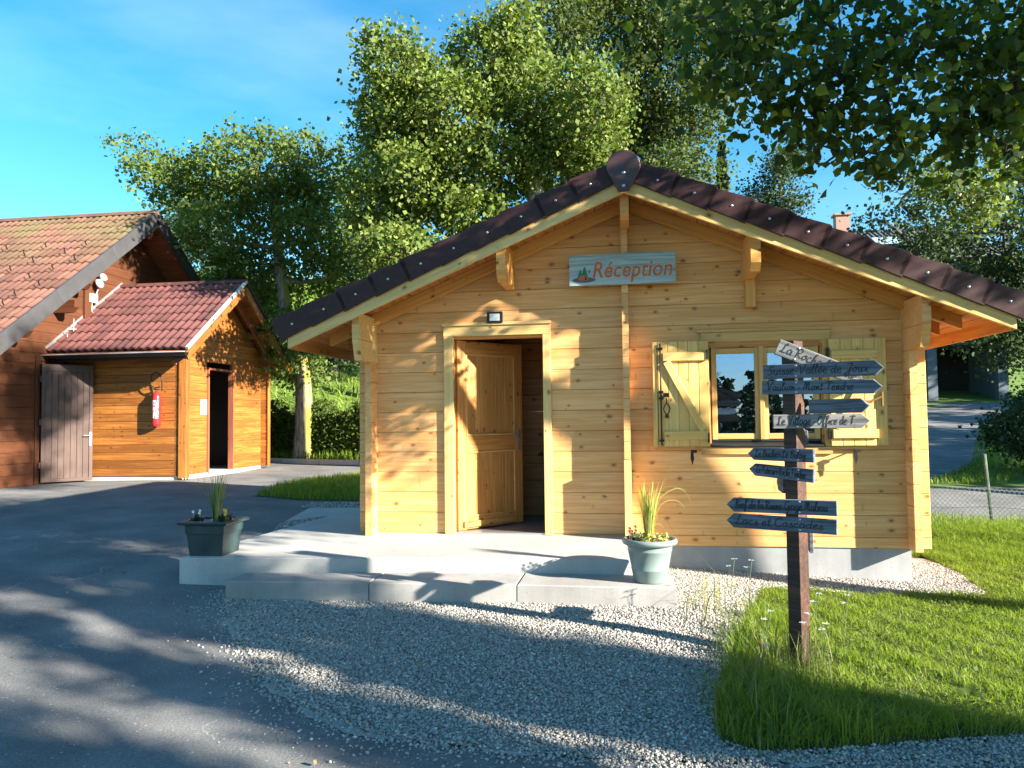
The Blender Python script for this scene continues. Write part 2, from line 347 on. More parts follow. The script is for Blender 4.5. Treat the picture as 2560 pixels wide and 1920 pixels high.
tag(ob('ground', mesh_np('ground', np.stack([XX.ravel(), YY.ravel(), ZZ], 1), FQ, True), M_meadowg), 'rolling grass meadow and hillside under everything', kind='structure')

def inside(px, py, poly):
    c = np.zeros(len(px), bool); j = len(poly)-1
    for i in range(len(poly)):
        xi, yi = poly[i]; xj, yj = poly[j]
        with np.errstate(divide='ignore', invalid='ignore'):
            k = ((yi > py) != (yj > py)) & (px < (xj-xi)*(py-yi)/(yj-yi+1e-12)+xi)
        c ^= k; j = i
    return c
def sample(poly, n, rng=RNG):
    P = np.array(poly); a = P.min(0); b = P.max(0); out = []; tot = 0
    while tot < n:
        q = rng.random((n*2, 2))*(b-a)+a; q = q[inside(q[:, 0], q[:, 1], poly)]; out.append(q); tot += len(q)
    return np.concatenate(out)[:n]
def jag(poly, step=.12, amp=.03, closed=True):
    out = []; n = len(poly)
    for i in range(n):
        a = poly[i]; b = poly[(i+1) % n]; L = math.hypot(b[0]-a[0], b[1]-a[1]); k = max(1, min(40, int(L/step)))
        for j in range(k):
            t = j/k; d = amp if L < 6 else 0
            out.append((a[0]+(b[0]-a[0])*t+random.uniform(-d, d), a[1]+(b[1]-a[1])*t+random.uniform(-d, d)))
    return out
def sheet(name, poly, dz, mat, res=.3, label=None, kind='structure', amp=0, relief=0):
    pl = jag(poly, .12, amp) if amp else jag(poly, .5, 0)
    P = np.array(pl); a = P.min(0)+res*.37; b = P.max(0)
    gx, gy = np.meshgrid(np.arange(a[0], b[0], res), np.arange(a[1], b[1], res)); q = np.stack([gx.ravel(), gy.ravel()], 1)
    q = q[inside(q[:, 0], q[:, 1], pl)]
    vs = [Vector(p) for p in pl]+[Vector(p) for p in q]; n = len(pl)
    r = delaunay_2d_cdt(vs, [(i, (i+1) % n) for i in range(n)], [], 1, 1e-5)
    V = np.array([tuple(v) for v in r[0]]); Z = G(V[:, 0], V[:, 1])+dz
    if relief: Z = Z + relief*RNG.random(len(Z))
    return tag(ob(name, mesh_np(name, np.column_stack([V, Z]), [tuple(f) for f in r[2]], True), mat), label, kind=kind)
M_asph, N_, L_, c_, B_, t_ = groundmat('asphalt', [(.36, (.085, .085, .088)), (.5, (.15, .148, .146)), (.64, (.235, .23, .222))], 1.1, 85, .5, (30, .16, (.36, .36, .34), .80))
# sealed cracks and pale scuffs
vo = N_.new('ShaderNodeTexVoronoi'); vo.feature = 'DISTANCE_TO_EDGE'; vo.inputs['Scale'].default_value = .55
wn = N_.new('ShaderNodeTexNoise'); wn.inputs['Scale'].default_value = 2.2; wn.inputs['Detail'].default_value = 6; L_.new(t_, wn.inputs['Vector'])
va = N_.new('ShaderNodeVectorMath'); va.operation = 'ADD'; L_.new(t_, va.inputs[0]); L_.new(wn.outputs['Color'], va.inputs[1]); L_.new(va.outputs[0], vo.inputs['Vector'])
crk = math_(N_, L_, 'LESS_THAN', vo.outputs['Distance'], .003); msk = math_(N_, L_, 'GREATER_THAN', noise(N_, L_, t_, .7, 3), .56)
cc = mixc(N_, L_, math_(N_, L_, 'MULTIPLY', math_(N_, L_, 'MULTIPLY', crk, msk), .55), c_, (.40, .39, .37))
scf = ramp(N_, L_, noise(N_, L_, mapping(N_, L_, t_, (9, 2.2, 1)), 2, 7, .75, .5), [(.66, (0,)*3), (.74, (.5,)*3)])
cc = mixc(N_, L_, scf, cc, (.33, .32, .30)); L_.new(cc, B_.inputs['Base Color'])
GEDGE = [(-3.40,-1.50),(-2.95,-2.2),(-2.44,-2.88),(-2.02,-3.41),(-1.59,-3.76),(-1.21,-3.94),(-.81,-4.0),(-.17,-4.03),(.35,-3.98),(.87,-3.89),(1.22,-3.79),(1.65,-3.75)]
sheet('asphalt_yard', [(-3.45,-1.2)]+GEDGE+[(6,-3.75),(12,-4.5),(12,-14),(-24,-14),(-24,12.6),(-14,10.95),(-5.8,8.42),(-1.5,7.1),(-2.8,5),(-2.8,2.26),(-4.2,2.1),(-3.93,.78),(-3.5,.1)], .012, M_asph, .3, 'grey asphalt yard with pale cracks and tree shadows')
LAWN = [(1.07,-.68),(.82,-1.6),(.59,-2.47),(.47,-2.99),(.39,-3.47),(.38,-3.76),(.55,-3.84),(.92,-3.74),(1.31,-3.59),(1.83,-3.43),(6,-3.4),(7,-1),(7,3.3),(4.6,3.3),(2.72,3.1),(2.72,1.1),(3.0,1.2),(3.06,.44),(2.95,-.38),(2.37,-.45),(2.01,-.67),(1.56,-.58)]
M_grav = groundmat('gravel_bed', [(.35, (.22, .205, .19)), (.5, (.34, .32, .29)), (.65, (.46, .435, .40))], 2, 90, 1)[0]
sheet('gravel_patch', [(-3.40,-1.50)]+GEDGE[1:]+[(6,-3.75),(6,-3.4),(1.83,-3.43),(1.31,-3.59),(.92,-3.74),(.55,-3.84),(.38,-3.76),(.39,-3.47),(.47,-2.99),(.59,-2.47),(.82,-1.6),(1.07,-.68),(1.56,-.58),(2.01,-.67),(2.37,-.45),(2.95,-.38),(3.06,.44),(3.0,1.2),(2.3,1.2),(2.3,.3),(0,.3),(-3,-.9)], .018, M_grav, .15, 'pale crushed stone gravel in front of the chalet', amp=.06)
sheet('gravel_notch', [(-3.76,.0),(-3.95,.78),(-3.62,1.32),(-3.66,.6)], .02, M_grav, .1, 'small wedge of gravel between concrete slabs')
sheet('gravel_strip', [(-4.3,2.1),(-4.4,2.55),(-2.7,2.75),(-2.7,2.24)], .02, M_grav, .1, 'narrow gravel strip behind the concrete path')
M_soil = groundmat('lawn_soil', [(.35, (.045, .06, .018)), (.5, (.07, .09, .025)), (.65, (.11, .11, .045))], 6, 60, .8)[0]
sheet('front_lawn', LAWN, .022, M_soil, .2, 'lawn soil under the grass beside the chalet', amp=.03)
PATCH = [(-5.55,3.3),(-5.75,4.4),(-5.6,5.7),(-5.0,6.5),(-2.7,6.1),(-2.7,2.7),(-3.7,2.8),(-4.5,2.85)]
sheet('grass_patch', PATCH, .022, M_soil, .2, 'small weedy grass patch beside the asphalt', amp=.04)
sheet('road', [(1.5,4.3),(6,5.0),(30,9.8),(60,14),(60,19),(30,13.6),(6.5,7.9),(1.5,7.0)], .02, M_asph, .5, 'asphalt road passing behind the wire fence')
sheet('driveway', [(1.5,7.6),(5.6,8.6),(8.2,12.8),(13,22),(26,33),(34,36.6),(6,36.6),(0,20)], .025, M_asph, .7, 'sloping asphalt driveway up to the far house')

# gravel stones
def stones(name, P, size, mat, label, dz=.02, parent=None, jitter=.5):
    n = len(P); base = np.array([(1,0,0),(-1,0,0),(0,1,0),(0,-1,0),(0,0,1),(0,0,-1)], float)
    tri = np.array([(0,2,4),(2,1,4),(1,3,4),(3,0,4),(2,0,5),(1,2,5),(3,1,5),(0,3,5)])
    sz = size*(.5+RNG.random((n, 1, 1))**1.7*1.3); sc = np.stack([1+0*RNG.random(n), .55+.5*RNG.random(n), .45+.35*RNG.random(n)], 1)[:, None, :]
    v = base[None]*sc*(.75+.5*RNG.random((n, 6, 1)))*sz; a = RNG.random(n)*6.283; b = (RNG.random(n)-.5)*1.3
    ca, sa, cb, sb = np.cos(a)[:, None], np.sin(a)[:, None], np.cos(b)[:, None], np.sin(b)[:, None]
    x, y, z = v[..., 0], v[..., 1], v[..., 2]; x, z = x*cb+z*sb, -x*sb+z*cb; x, y = x*ca-y*sa, x*sa+y*ca
    zz = G(P[:, 0], P[:, 1]) if P.shape[1] == 2 else P[:, 2]
    V = np.stack([x+P[:, 0:1], y+P[:, 1:2], z+zz[:, None]+dz+sz[:, :, 0]*.3], -1).reshape(-1, 3)
    F = (tri[None]+6*np.arange(n)[:, None, None]).reshape(-1, 3)
    return tag(ob(name, mesh_np(name, V, F), mat, parent), label, kind='stuff')
m, n_, B, N, L = newmat('crushed_stone'); gg = N.new('ShaderNodeNewGeometry')
L.new(ramp(N, L, gg.outputs['Random Per Island'], [(0, (.11, .095, .08)), (.25, (.28, .25, .22)), (.6, (.42, .385, .34)), (.85, (.29, .27, .245)), (1, (.62, .58, .51))]), B.inputs['Base Color']); B.inputs['Roughness'].default_value = .9; M_stone = m
GP = [(-3.40,-1.50)]+GEDGE[1:]+[(2.2,-3.72),(2.2,-3.45),(1.83,-3.43),(1.31,-3.59),(.92,-3.74),(.55,-3.84),(.38,-3.76),(.39,-3.47),(.47,-2.99),(.59,-2.47),(.82,-1.6),(1.07,-.68),(1.56,-.58),(2.01,-.67),(2.37,-.45),(2.95,-.38),(3.06,.44),(3.0,.9),(2.5,.9),(2.5,.02),(.1,.02),(.1,-1.2),(-3.3,-1.4)]
stones('gravel_stones', sample(GP, 112000), .0078, M_stone, 'loose pale crushed stone in front of the steps')
ed = np.array(jag(GEDGE+[(2.1,-3.74)], .01, 0)[:-1]); ed = ed[RNG.integers(0, len(ed), 9000)]+RNG.normal(0, 1, (9000, 2))*(.03+.22*RNG.random((9000, 1))**3)
stones('scattered_stones', ed, .0075, M_stone, 'few stray stones along the asphalt edge', .012)
stones('notch_stones', np.concatenate([sample([(-3.76,.0),(-3.95,.78),(-3.62,1.32),(-3.66,.6)], 900), sample([(-4.3,2.1),(-4.4,2.55),(-2.7,2.75),(-2.7,2.24)], 1800)]), .014, M_stone, 'loose stones in the gaps beside the concrete path')

# grass blades
def blades(P, h, wd, lean=.5, zoff=.02, curl=.5):
    n = len(P); a = RNG.random(n)*6.283; d = np.stack([np.cos(a), np.sin(a)], 1); s = np.stack([-d[:, 1], d[:, 0]], 1)
    h = h*(.55+.75*RNG.random(n)); ln = h*lean*RNG.random(n)*1.6; wv = wd*(.6+.8*RNG.random(n))
    z0 = (G(P[:, 0], P[:, 1])+zoff) if P.shape[1] == 2 else P[:, 2]
    def pt(t, k, sgn):
        off = ln*t**2; hh = h*(t-.22*curl*t*t)
        return np.stack([P[:, 0]+d[:, 0]*off+s[:, 0]*wv*k*sgn, P[:, 1]+d[:, 1]*off+s[:, 1]*wv*k*sgn, z0+hh], 1)
    V = np.stack([pt(0, .5, -1), pt(0, .5, 1), pt(.5, .42, 1), pt(.5, .42, -1), pt(1, 0, 0)], 1).reshape(-1, 3)
    o = 5*np.arange(n)[:, None]
    return V, [np.array([[0, 1, 2, 3]])+o, np.array([[3, 2, 4]])+o]
def blade_obj(name, P, h, wd, mat, label, lean=.5, zoff=.02, kind='stuff', parent=None, curl=.5):
    V, (q, t) = blades(P, h, wd, lean, zoff, curl)
    tri = np.concatenate([q[:, [0, 1, 2]], q[:, [0, 2, 3]], t]); return tag(ob(name, mesh_np(name, V, tri), mat, parent), label, kind=kind)
vis = [(x, y) for x, y in LAWN]
P = sample(vis, 120000); far_ = P[:, 0] > 2.4+.6*(P[:, 1]+3.5); P = P[~far_ | (RNG.random(len(P)) < .6)]
nearb = np.exp(-((P[:, 0]-.55)/.45)**2)*(P[:, 1] < -1.6)+np.exp(-((P[:, 1]+3.6)/.25)**2)*.7
hh = .048+.11*np.clip(nearb, 0, 1)+.04*(P[:, 1] > .8)
clumpn = np.sin(P[:, 0]*7.1)*np.sin(P[:, 1]*6.3+1)+np.sin(P[:, 0]*17+P[:, 1]*11); hh = hh*(1+.30*clumpn)*(1-.55*np.exp(-((P[:, 0]-.97)**2+(P[:, 1]+2.72)**2)/.035))
blade_obj('lawn_grass', P, hh, .0055, M_grass, 'bright green mown grass around the signpost', 1.05)
P = sample(PATCH, 9000); blade_obj('patch_grass', P, .12, .012, M_grass, 'weedy grass growing beside the chalet path', .6)
P = sample([(-6,12),(-24,13),(-38,46),(-30,52),(-8,52),(-3,30),(-4,13)], 26000); blade_obj('meadow_grass', P, .34, .05, M_meadow, 'long meadow grass on the slope behind the hedge', 1.0)
P = sample([(2.5,3.5),(6,3.9),(8,4.6),(8,5.2),(2.5,4.3)], 3500); blade_obj('verge_grass', P, .16, .012, M_grass, 'tall grass growing along the wire fence', .6)
P = sample([(4.2,7.9),(7,8.6),(10,13),(16,22),(13,24),(8.2,13),(5.8,8.9)], 6000); blade_obj('bank_grass', P, .12, .02, M_meadow, 'shaded grass bank between road and driveway', .6)
Pc = P0c = sample(LAWN, 60000); Pc = Pc[(Pc[:, 0] < 2.2+.5*(Pc[:, 1]+3.5)) & (Pc[:, 1] < 3.2)][:15000]; CLOVER = Pc[(np.sin(Pc[:, 0]*5+2)*np.sin(Pc[:, 1]*4.3)+.3*np.sin(Pc[:, 0]*19)) > .0]
# concrete kerb before the hedge
m = MB()
kp = [(-14.5,11.25),(-10,9.85),(-5.8,8.5),(-1.5,7.15)]
for a, b in zip(kp[:-1], kp[1:]):
    ln = math.hypot(b[0]-a[0], b[1]-a[1]); k = int(ln/1.0)
    for i in range(k):
        p = (a[0]+(b[0]-a[0])*i/k, a[1]+(b[1]-a[1])*i/k); q = (a[0]+(b[0]-a[0])*(i+.985)/k, a[1]+(b[1]-a[1])*(i+.985)/k)
        beam('kerb_stone', (*p, g(*p)+.03), (*q, g(*q)+.03), .16, .12, M_conc, None, ch=.01)['kind'] = 'structure'
# ------------------------------------------------------------------ concrete terrace and steps
def slab(name, poly, z, dep, label):
    m = MB(); ins = [(x, y) for x, y in poly]; n = len(poly); cx = sum(p[0] for p in poly)/n; cy = sum(p[1] for p in poly)/n
    q = [(x-.008*(1 if x > cx else -1), y-.008*(1 if y > cy else -1)) for x, y in poly]
    zz = z if callable(z) else (lambda x, y: z)
    vs = [(x, y, zz(x, y)) for x, y in q]+[(x, y, zz(x, y)-.008) for x, y in poly]+[(x, y, zz(x, y)-dep) for x, y in poly]
    fs = [tuple(range(n))]+[(i+r*n, (i+1) % n+r*n, (i+1) % n+(r+1)*n, i+(r+1)*n) for r in (0, 1) for i in range(n)]
    m.add(vs, fs); return m.build(name, M_conc if 'step' not in name else M_step)
zs = lambda x, y: .19+.014*min(0, y)
tag(slab('terrace_slab', [(-3.84,-1.40),(-1.22,-1.175),(-.04,-1.165),(.12,-1.16),(.12,.05),(-2.5,.05),(-2.9,1.32),(-3.60,1.32)], zs, .5, ''), 'pale concrete terrace slab in front of the chalet door', kind='structure')
tag(slab('side_path_slab', [(-3.93,.79),(-3.585,1.335),(-2.5,1.335),(-2.5,2.24),(-4.2,2.12)], lambda x, y: .186, .3, ''), 'concrete path slab along the left side of the chalet', kind='structure')
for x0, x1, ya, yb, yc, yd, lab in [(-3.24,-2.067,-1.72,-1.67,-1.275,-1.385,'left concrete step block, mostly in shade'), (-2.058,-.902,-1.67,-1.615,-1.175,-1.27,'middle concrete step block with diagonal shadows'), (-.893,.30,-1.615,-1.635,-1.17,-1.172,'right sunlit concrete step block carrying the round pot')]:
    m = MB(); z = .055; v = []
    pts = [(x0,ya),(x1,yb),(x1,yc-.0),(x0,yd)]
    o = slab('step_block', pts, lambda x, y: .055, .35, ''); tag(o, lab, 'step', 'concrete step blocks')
# ------------------------------------------------------------------ reception chalet
CX = -.035; SL = .415; ang = math.atan(SL); cs = math.cos(ang); sn = math.sin(ang)
zb = lambda x: 3.335-SL*abs(x-CX)           # bottom of the barge board
zsf = lambda x: 3.435-SL*abs(x-CX)          # soffit underside
def clip(poly, f):                          # keep f(p) >= 0
    out = []
    for i in range(len(poly)):
        a = poly[i]; b = poly[(i+1) % len(poly)]; fa = f(a); fb = f(b)
        if fa >= 0: out.append(a)
        if fa*fb < 0:
            t = fa/(fa-fb); out.append((a[0]+(b[0]-a[0])*t, a[1]+(b[1]-a[1])*t))
    return out
CH = empty('reception_chalet', (CX, .7, -.2), 'small new pine log chalet with open door, shuttered window and dark tiled gable roof', 'chalet')
WALL = empty('front_wall', (CX, 0, .1), None, None, parent=CH)
def flog(x0, x1, z0, z1, y0=0, y1=.07, par=None, name='log', mat=None):
    p = clip(clip([(x0, z0+.001), (x1, z0+.001), (x1, z1-.001), (x0, z1-.001)], lambda q: 3.432-SL*(q[0]-CX)-q[1]), lambda q: 3.432+SL*(q[0]-CX)-q[1])
    if len(p) < 3: return
    ox = random.uniform(-3, 3); m = MB(); m.prism([(a-x0, b-z0) for a, b in p], 1, y0, y1, .005)
    m.build(name, mat or M_log, par or WALL, M=sp((x0, 0, z0)))
rows = [(.10, .2)]+[(.2*k, .2*k+.2) for k in range(1, 17)]
for z0, z1 in rows:
    spans = [(-2.74, 2.66)]
    if z0 < 2.15: spans = [(-2.74, -1.80), (-.82, 2.66)]
    if .99 < z0 < 1.95: spans = [(-2.74, -1.80), (-.82, .70), (1.78, 2.66)]
    if z0 > 2.3: spans = [(-2.56, 2.47)]
    for a, b in spans: flog(a, b, z0, z1)
# side and back walls, foundation
SW = empty('side_wall', (CX, .7, .1), None, None, parent=CH)
for sx in (-1, 1):
    xc = -2.585 if sx < 0 else 2.495
    for k in range(10):
        z = .1+.2*k; fr = -.18 if z < 1.85 else -.5
        if z < 1.85: beam('log', (xc, fr, z+.1), (xc, 1.6, z+.1), .198, .066, M_log, SW, ch=.005)
    for z0, z1, yf0, yf1 in ((1.9, 2.1, -.50, -.57), (2.1, 2.352, -.57, -.575)):
        m = MB(); m.prism([(0, 0), (yf0, 0), (yf1, (z1-z0)-.003), (0, z1-z0-.003)], 0, -.036, .036)
        m.build('bracket_log', M_pale if sx < 0 else M_log, SW, M=sp((xc, .04, z0)))
        beam('log', (xc, .045, (z0+z1)/2), (xc, 1.6, (z0+z1)/2), z1-z0-.002, .066, M_log, SW)
BW = empty('back_wall', (CX, 1.5, .1), None, None, parent=CH)
for z0, z1 in rows: flog(-2.7, 2.62, z0, z1, 1.5, 1.57, BW)
m = MB(); m.box((-2.5, .015, -.6), (2.49, 1.56, .098)); m.build('foundation', M_found, CH)
# interior
m = MB(); m.box((-2.54, .075, .1), (2.45, 1.5, .205)); m.build('floor', plain('dark_floor_tile', (.13, .13, .135), .35, 0, .1, 3), CH)
for k in range(1, 13): flog(-2.54, 2.45, .2*k, .2*k+.2, 1.42, 1.46, CH, 'partition_plank', M_soffit)
m = MB(); m.box((-.085, .08, .2), (-.02, 1.41, 2.5)); m.build('partition', M_soffit, CH)
# interior cross wall log ends on the facade
CE = empty('cross_wall_ends', (-.045, 0, .1), None, None, parent=CH)
beam('cover_board', (-.049, -.118, .19), (-.049, -.118, .925), .066, .235, M_pale, CE, up=(1, 0, 0), ch=.003)
for z0, z1, pr in [(.93, 1.1, .2), (1.1, 1.3, .2), (1.3, 1.5, .2), (1.5, 1.7, .2), (1.7, 1.9, .2), (1.9, 2.02, .2), (2.02, 2.1, .185), (2.1, 2.3, .165), (2.3, 2.5, .16), (2.5, 2.7, .16), (2.7, 2.9, .16), (2.9, 3.12, .15)]:
    m = MB(); m.box((-.03, -pr, .002), (.03, 0, z1-z0-.002)); m.build('log_end', M_log, CE, M=sp((-.046, -.001, z0)))
beam('short_post', (1.115, -.065, 2.345), (1.115, -.065, 2.62), .085, .128, M_frame, CE, up=(1, 0, 0))
# roof
RF = empty('roof', (CX, .6, 2.4), None, None, parent=CH)
m = MB(); m.prism([(0, 0), (0, -.21), (-.50, -.21), (-.56, -.16), (-.56, 0)][::-1], 0, -.04, .04); m.build('purlin', M_frame, RF, M=sp((CX, 0, 3.33)))
beam('purlin', (CX, 0, 3.26), (CX, 1.84, 3.26), .15, .08, M_frame, RF)
for xc in (-1.165, 1.095):
    zt = zsf(xc)-.01; m = MB(); m.prism([(1.84, 0), (1.84, -.25), (0, -.36), (-.54, -.36), (-.6, -.29), (-.6, 0)], 0, -.043, .043); m.build('purlin', M_frame, RF, M=sp((xc, 0, zt)))
def sloped(name, xa, xb, zf, h, y0, y1, mat, par, ch=.003):
    """board following the roof slope with plumb ends; zf gives its bottom edge"""
    p0 = Vector((xa, y0, zf(xa))); p1 = Vector((xb, y0, zf(xb))); x = (p1-p0).normalized(); y = Vector((0, 1, 0)); z = x.cross(y)
    if z.z < 0: y = -y; z = x.cross(y)
    M = Matrix(((x.x, y.x, z.x, p0.x), (x.y, y.y, z.y, p0.y), (x.z, y.z, z.z, p0.z), (0, 0, 0, 1))); Mi = M.inverted()
    m = MB(); P = [(xa, zf(xa)), (xb, zf(xb)), (xb, zf(xb)+h), (xa, zf(xa)+h)]
    vs = [Mi @ Vector((a, yy, b)) for yy in (y0, y1) for a, b in P]
    m.add(vs, [(0,1,2,3),(4,5,6,7),(0,1,5,4),(1,2,6,5),(2,3,7,6),(3,0,4,7)]); return m.build(name, mat, par, M=M)
for sx in (-1, 1):
    sloped('barge_board', CX+sx*.002, CX+sx*3.18, zb, .128, -.645, -.607, M_pale, RF)
    for yr in (-.10, .42, .95, 1.55):
        sloped('rafter', CX+sx*.05, CX+sx*2.98, lambda x: zsf(x)-.118, .116, yr, yr+.055, M_soffit if yr > 0 else M_frame, RF)
    n = 33; Lr = 3.17/cs
    for i in range(n):
        d = (i+.5)*Lr/n; x = CX+sx*d*cs; z = 3.445-d*sn
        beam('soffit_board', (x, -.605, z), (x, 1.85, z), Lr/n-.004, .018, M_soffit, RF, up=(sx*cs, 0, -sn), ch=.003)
    beam('fascia_board', (CX+sx*3.165, -.606, 2.075), (CX+sx*3.165, 1.85, 2.075), .13, .022, M_soffit, RF)
    # tile field (profiled courses, mostly out of sight from below)
    V = []; F = []; Ns = 10; nw = 50
    for r in range(Ns):
        for e in (0, 1):
            d = (r+e)*.352+(.02 if e else 0)
            for k in range(nw+1):
                y = -.55+2.45*k/nw; zz = .07+.018*math.sin(k*math.pi*2/4)+(.028 if e else 0)
                V.append((CX+sx*(d*cs+zz*sn*0), y, 3.445-d*sn+zz/cs))
        b = r*2*(nw+1)
        for k in range(nw): F.append((b+k, b+k+1, b+nw+2+k, b+nw+1+k))
    o = ob('tile_field', mesh_np('tile_field', V, F), M_tile_dark, RF); o['kind'] = 'stuff'
    # verge tiles
    tl = .340
    for i in range(10):
        d0 = .10+i*tl; x0 = CX+sx*d0*cs; z0 = zb(x0)+.122
        X = Vector((sx*cs, 0, -sn)); Y = Vector((0, 1, 0)); Z = Vector((sx*sn, 0, cs)); M = Matrix(((X.x, Y.x, Z.x, x0), (X.y, Y.y, Z.y, -.682), (X.z, Y.z, Z.z, z0), (0, 0, 0, 1)))
        if not i and sx == -1 or not i:
            m = MB(); top = [(tl+.035-.03*math.cos(a), .0) for a in ()]
            prof = [(-.02, -.012), (tl+.015, -.03), (tl+.03, .16), (tl+.022, .185), (tl+.0, .197), (-.02, .172)]
            m.prism(prof, 1, 0, .022, .004); m.prism([(-.02, .152), (tl+.02, .175), (tl+.0, .197), (-.02, .172)], 1, .0221, .34); vt = m
            me = bpy.data.meshes.new('verge_tile'); me.from_pydata(m.v, [], m.f); bm = bmesh.new(); bm.from_mesh(me); bmesh.ops.recalc_face_normals(bm, faces=bm.faces); bm.to_mesh(me); bm.free(); me.materials.append(M_tile_dark)
        ob('verge_tile', me, None, RF, M)
        m = MB(); m.lathe([(0, -.006), (.006, -.005), (.012, 0), (.013, .003)], n=10); m.build('screw', M_metal, RF, True, M=M @ Matrix.Translation((.19, -.002, .075)) @ Matrix.Rotation(-math.pi/2, 4, 'X'))
pr = [(-.047, -.175), (.047, -.175), (.055, -.16), (.148, .02)]+[(.15*math.cos(math.radians(a)), .045+.15*math.sin(math.radians(a))) for a in range(5, 180, 12)]+[(-.148, .02), (-.055, -.16)]
m = MB(); m.prism([(a, b) for a, b in pr], 1, -.72, -.69, .006); m.build('ridge_end_cap', plain('cap_brown', (.045, .018, .018), .4, 0, .2, 20, .05), RF, M=sp((CX, 0, 3.50)))
for dz in (0, -.118):
    m = MB(); m.lathe([(0, .006), (.007, .005), (.014, 0)], n=10); m.build('screw', M_metal, RF, True, M=sp((CX, -.722, 3.49+dz)) @ Matrix.Rotation(math.pi/2, 4, 'X'))
m = MB(); m.prism([(.13*math.cos(math.radians(a)), .13*math.sin(math.radians(a))) for a in range(0, 181, 15)]+[(-.11, 0), (0, .1), (.11, 0)][::1], 1, 0, .38)
rme = None
for k in range(6):
    if rme is None: o = m.build('ridge_tile', M_tile_dark, RF, M=sp((CX, -.69, 3.53))); rme = o.data
    else: ob('ridge_tile', rme, None, RF, sp((CX, -.69+k*.4, 3.53)))
# door frame
DF = empty('door_frame', (-1.31, 0, .19), None, None, parent=CH)
beam('casing', (-1.802, -.018, .195), (-1.802, -.018, 2.149), .096, .034, M_pale, DF, up=(1, 0, 0))
beam('casing', (-.815, -.018, .195), (-.815, -.018, 2.149), .078, .034, M_pale, DF, up=(1, 0, 0))
beam('casing', (-1.85, -.018, 2.20), (-.775, -.018, 2.20), .10, .034, M_pale, DF)
beam('casing', (-1.858, -.026, 2.267), (-.768, -.026, 2.267), .032, .05, M_pale, DF)
beam('jamb', (-1.768, .055, .195), (-1.768, .055, 2.13), .11, .028, M_frame, DF, up=(0, 1, 0))
beam('jamb', (-.84, .055, .195), (-.84, .055, 2.13), .11, .028, M_frame, DF, up=(0, 1, 0))
beam('jamb', (-1.75, .055, 2.14), (-.855, .055, 2.14), .028, .11, M_frame, DF)
m = MB(); m.box((-1.75, -.02, .185), (-.855, .11, .208)); m.build('threshold', M_metal, DF)
# open door leaf
DL = empty('door', (-1.745, .06, .215), 'open pine door leaf swung inwards', None, parent=CH, rot=math.atan2(.69, .56))
Md = WM[DL.name]
def dbeam(n, a, b, wd, th, mat, up): return beam(n, Md @ Vector(a), Md @ Vector(b), wd, th, mat, DL, up=Md.to_3x3() @ Vector(up))
W_, H_ = .885, 1.905
dbeam('stile', (.055, 0, 0), (.055, 0, H_), .11, .044, M_door, (1, 0, 0)); dbeam('stile', (W_-.055, 0, 0), (W_-.055, 0, H_), .11, .044, M_door, (1, 0, 0))
for z, h in ((.06, .12), (.86, .16), (H_-.065, .13)): dbeam('rail', (.11, 0, z), (W_-.11, 0, z), h, .042, M_door, (0, 0, 1))
for i in range(5):
    x = .11+(i+.5)*(W_-.22)/5
    for z0, z1 in ((.12, .78), (.94, H_-.13)): dbeam('panel_board', (x, 0, z0), (x, 0, z1), (W_-.22)/5-.002, .018, M_door, (1, 0, 0))
for z0, z1 in ((.12, .78), (.94, H_-.13)):
    for x in (.118, W_-.118): dbeam('moulding', (x, -.018, z0), (x, -.018, z1), .016, .014, M_frame, (1, 0, 0))
    for z in (z0+.008, z1-.008): dbeam('moulding', (.126, -.018, z), (W_-.126, -.018, z), .016, .014, M_frame, (0, 0, 1))
dbeam('weather_bar', (.06, -.034, .05), (.74, -.034, .05), .06, .03, M_door, (0, 0, 1))
m = MB(); m.box((W_-.075, -.030, .77), (W_-.04, -.0225, 1.0)); m.tube([(W_-.058, -.03, .93), (W_-.058, -.065, .93), (W_-.16, -.068, .93)], .009, 8); m.build('handle', M_metal, DL, M=Md)
m = MB(); m.box((-.8, 1.1, .85), (-.3, 1.4, .9)); m.box((-1.0, 1.15, .205), (-.3, 1.4, .85)); m.box((-1.05, 1.1, .901), (-.25, 1.41, .93))
tag(m.build('reception_counter', M_dark), 'dark reception counter deep inside the open chalet doorway', 'counter')
# window
WN = empty('window', (1.24, 0, 1.0), None, None, parent=CH)
M_wf = wood('window_pine', (.62, .38, .14), (.5, .28, .09), (.3, .15, .05), .2, .45, .08)
beam('casing', (.690, -.016, 1.04), (.690, -.016, 2.03), .066, .03, M_wf, WN, up=(1, 0, 0)); beam('casing', (1.793, -.016, 1.04), (1.793, -.016, 2.03), .066, .03, M_wf, WN, up=(1, 0, 0))
beam('casing', (.657, -.016, 2.075), (1.826, -.016, 2.075), .088, .03, M_wf, WN); beam('casing', (.62, -.02, 2.137), (1.84, -.02, 2.137), .034, .038, M_wf, WN)
beam('casing', (.648, -.016, .999), (1.824, -.016, .999), .07, .03, M_wf, WN)
beam('jamb', (.725, .035, 1.04), (.725, .035, 2.0), .075, .03, M_soffit, WN, up=(0, 1, 0)); beam('jamb', (1.758, .035, 1.04), (1.758, .035, 2.0), .075, .03, M_soffit, WN, up=(0, 1, 0)); beam('jamb', (.74, .035, 2.0), (1.743, .035, 2.0), .05, .075, M_soffit, WN)
m = MB(); m.prism([(-.05, 1.04), (.06, 1.06), (.06, 1.085), (-.05, 1.055)], 0, .735, 1.748); m.box((.74, .03, 1.085), (1.743, .055, 1.105)); m.build('sill', plain('dark_sill', (.02, .02, .022), .4), WN)
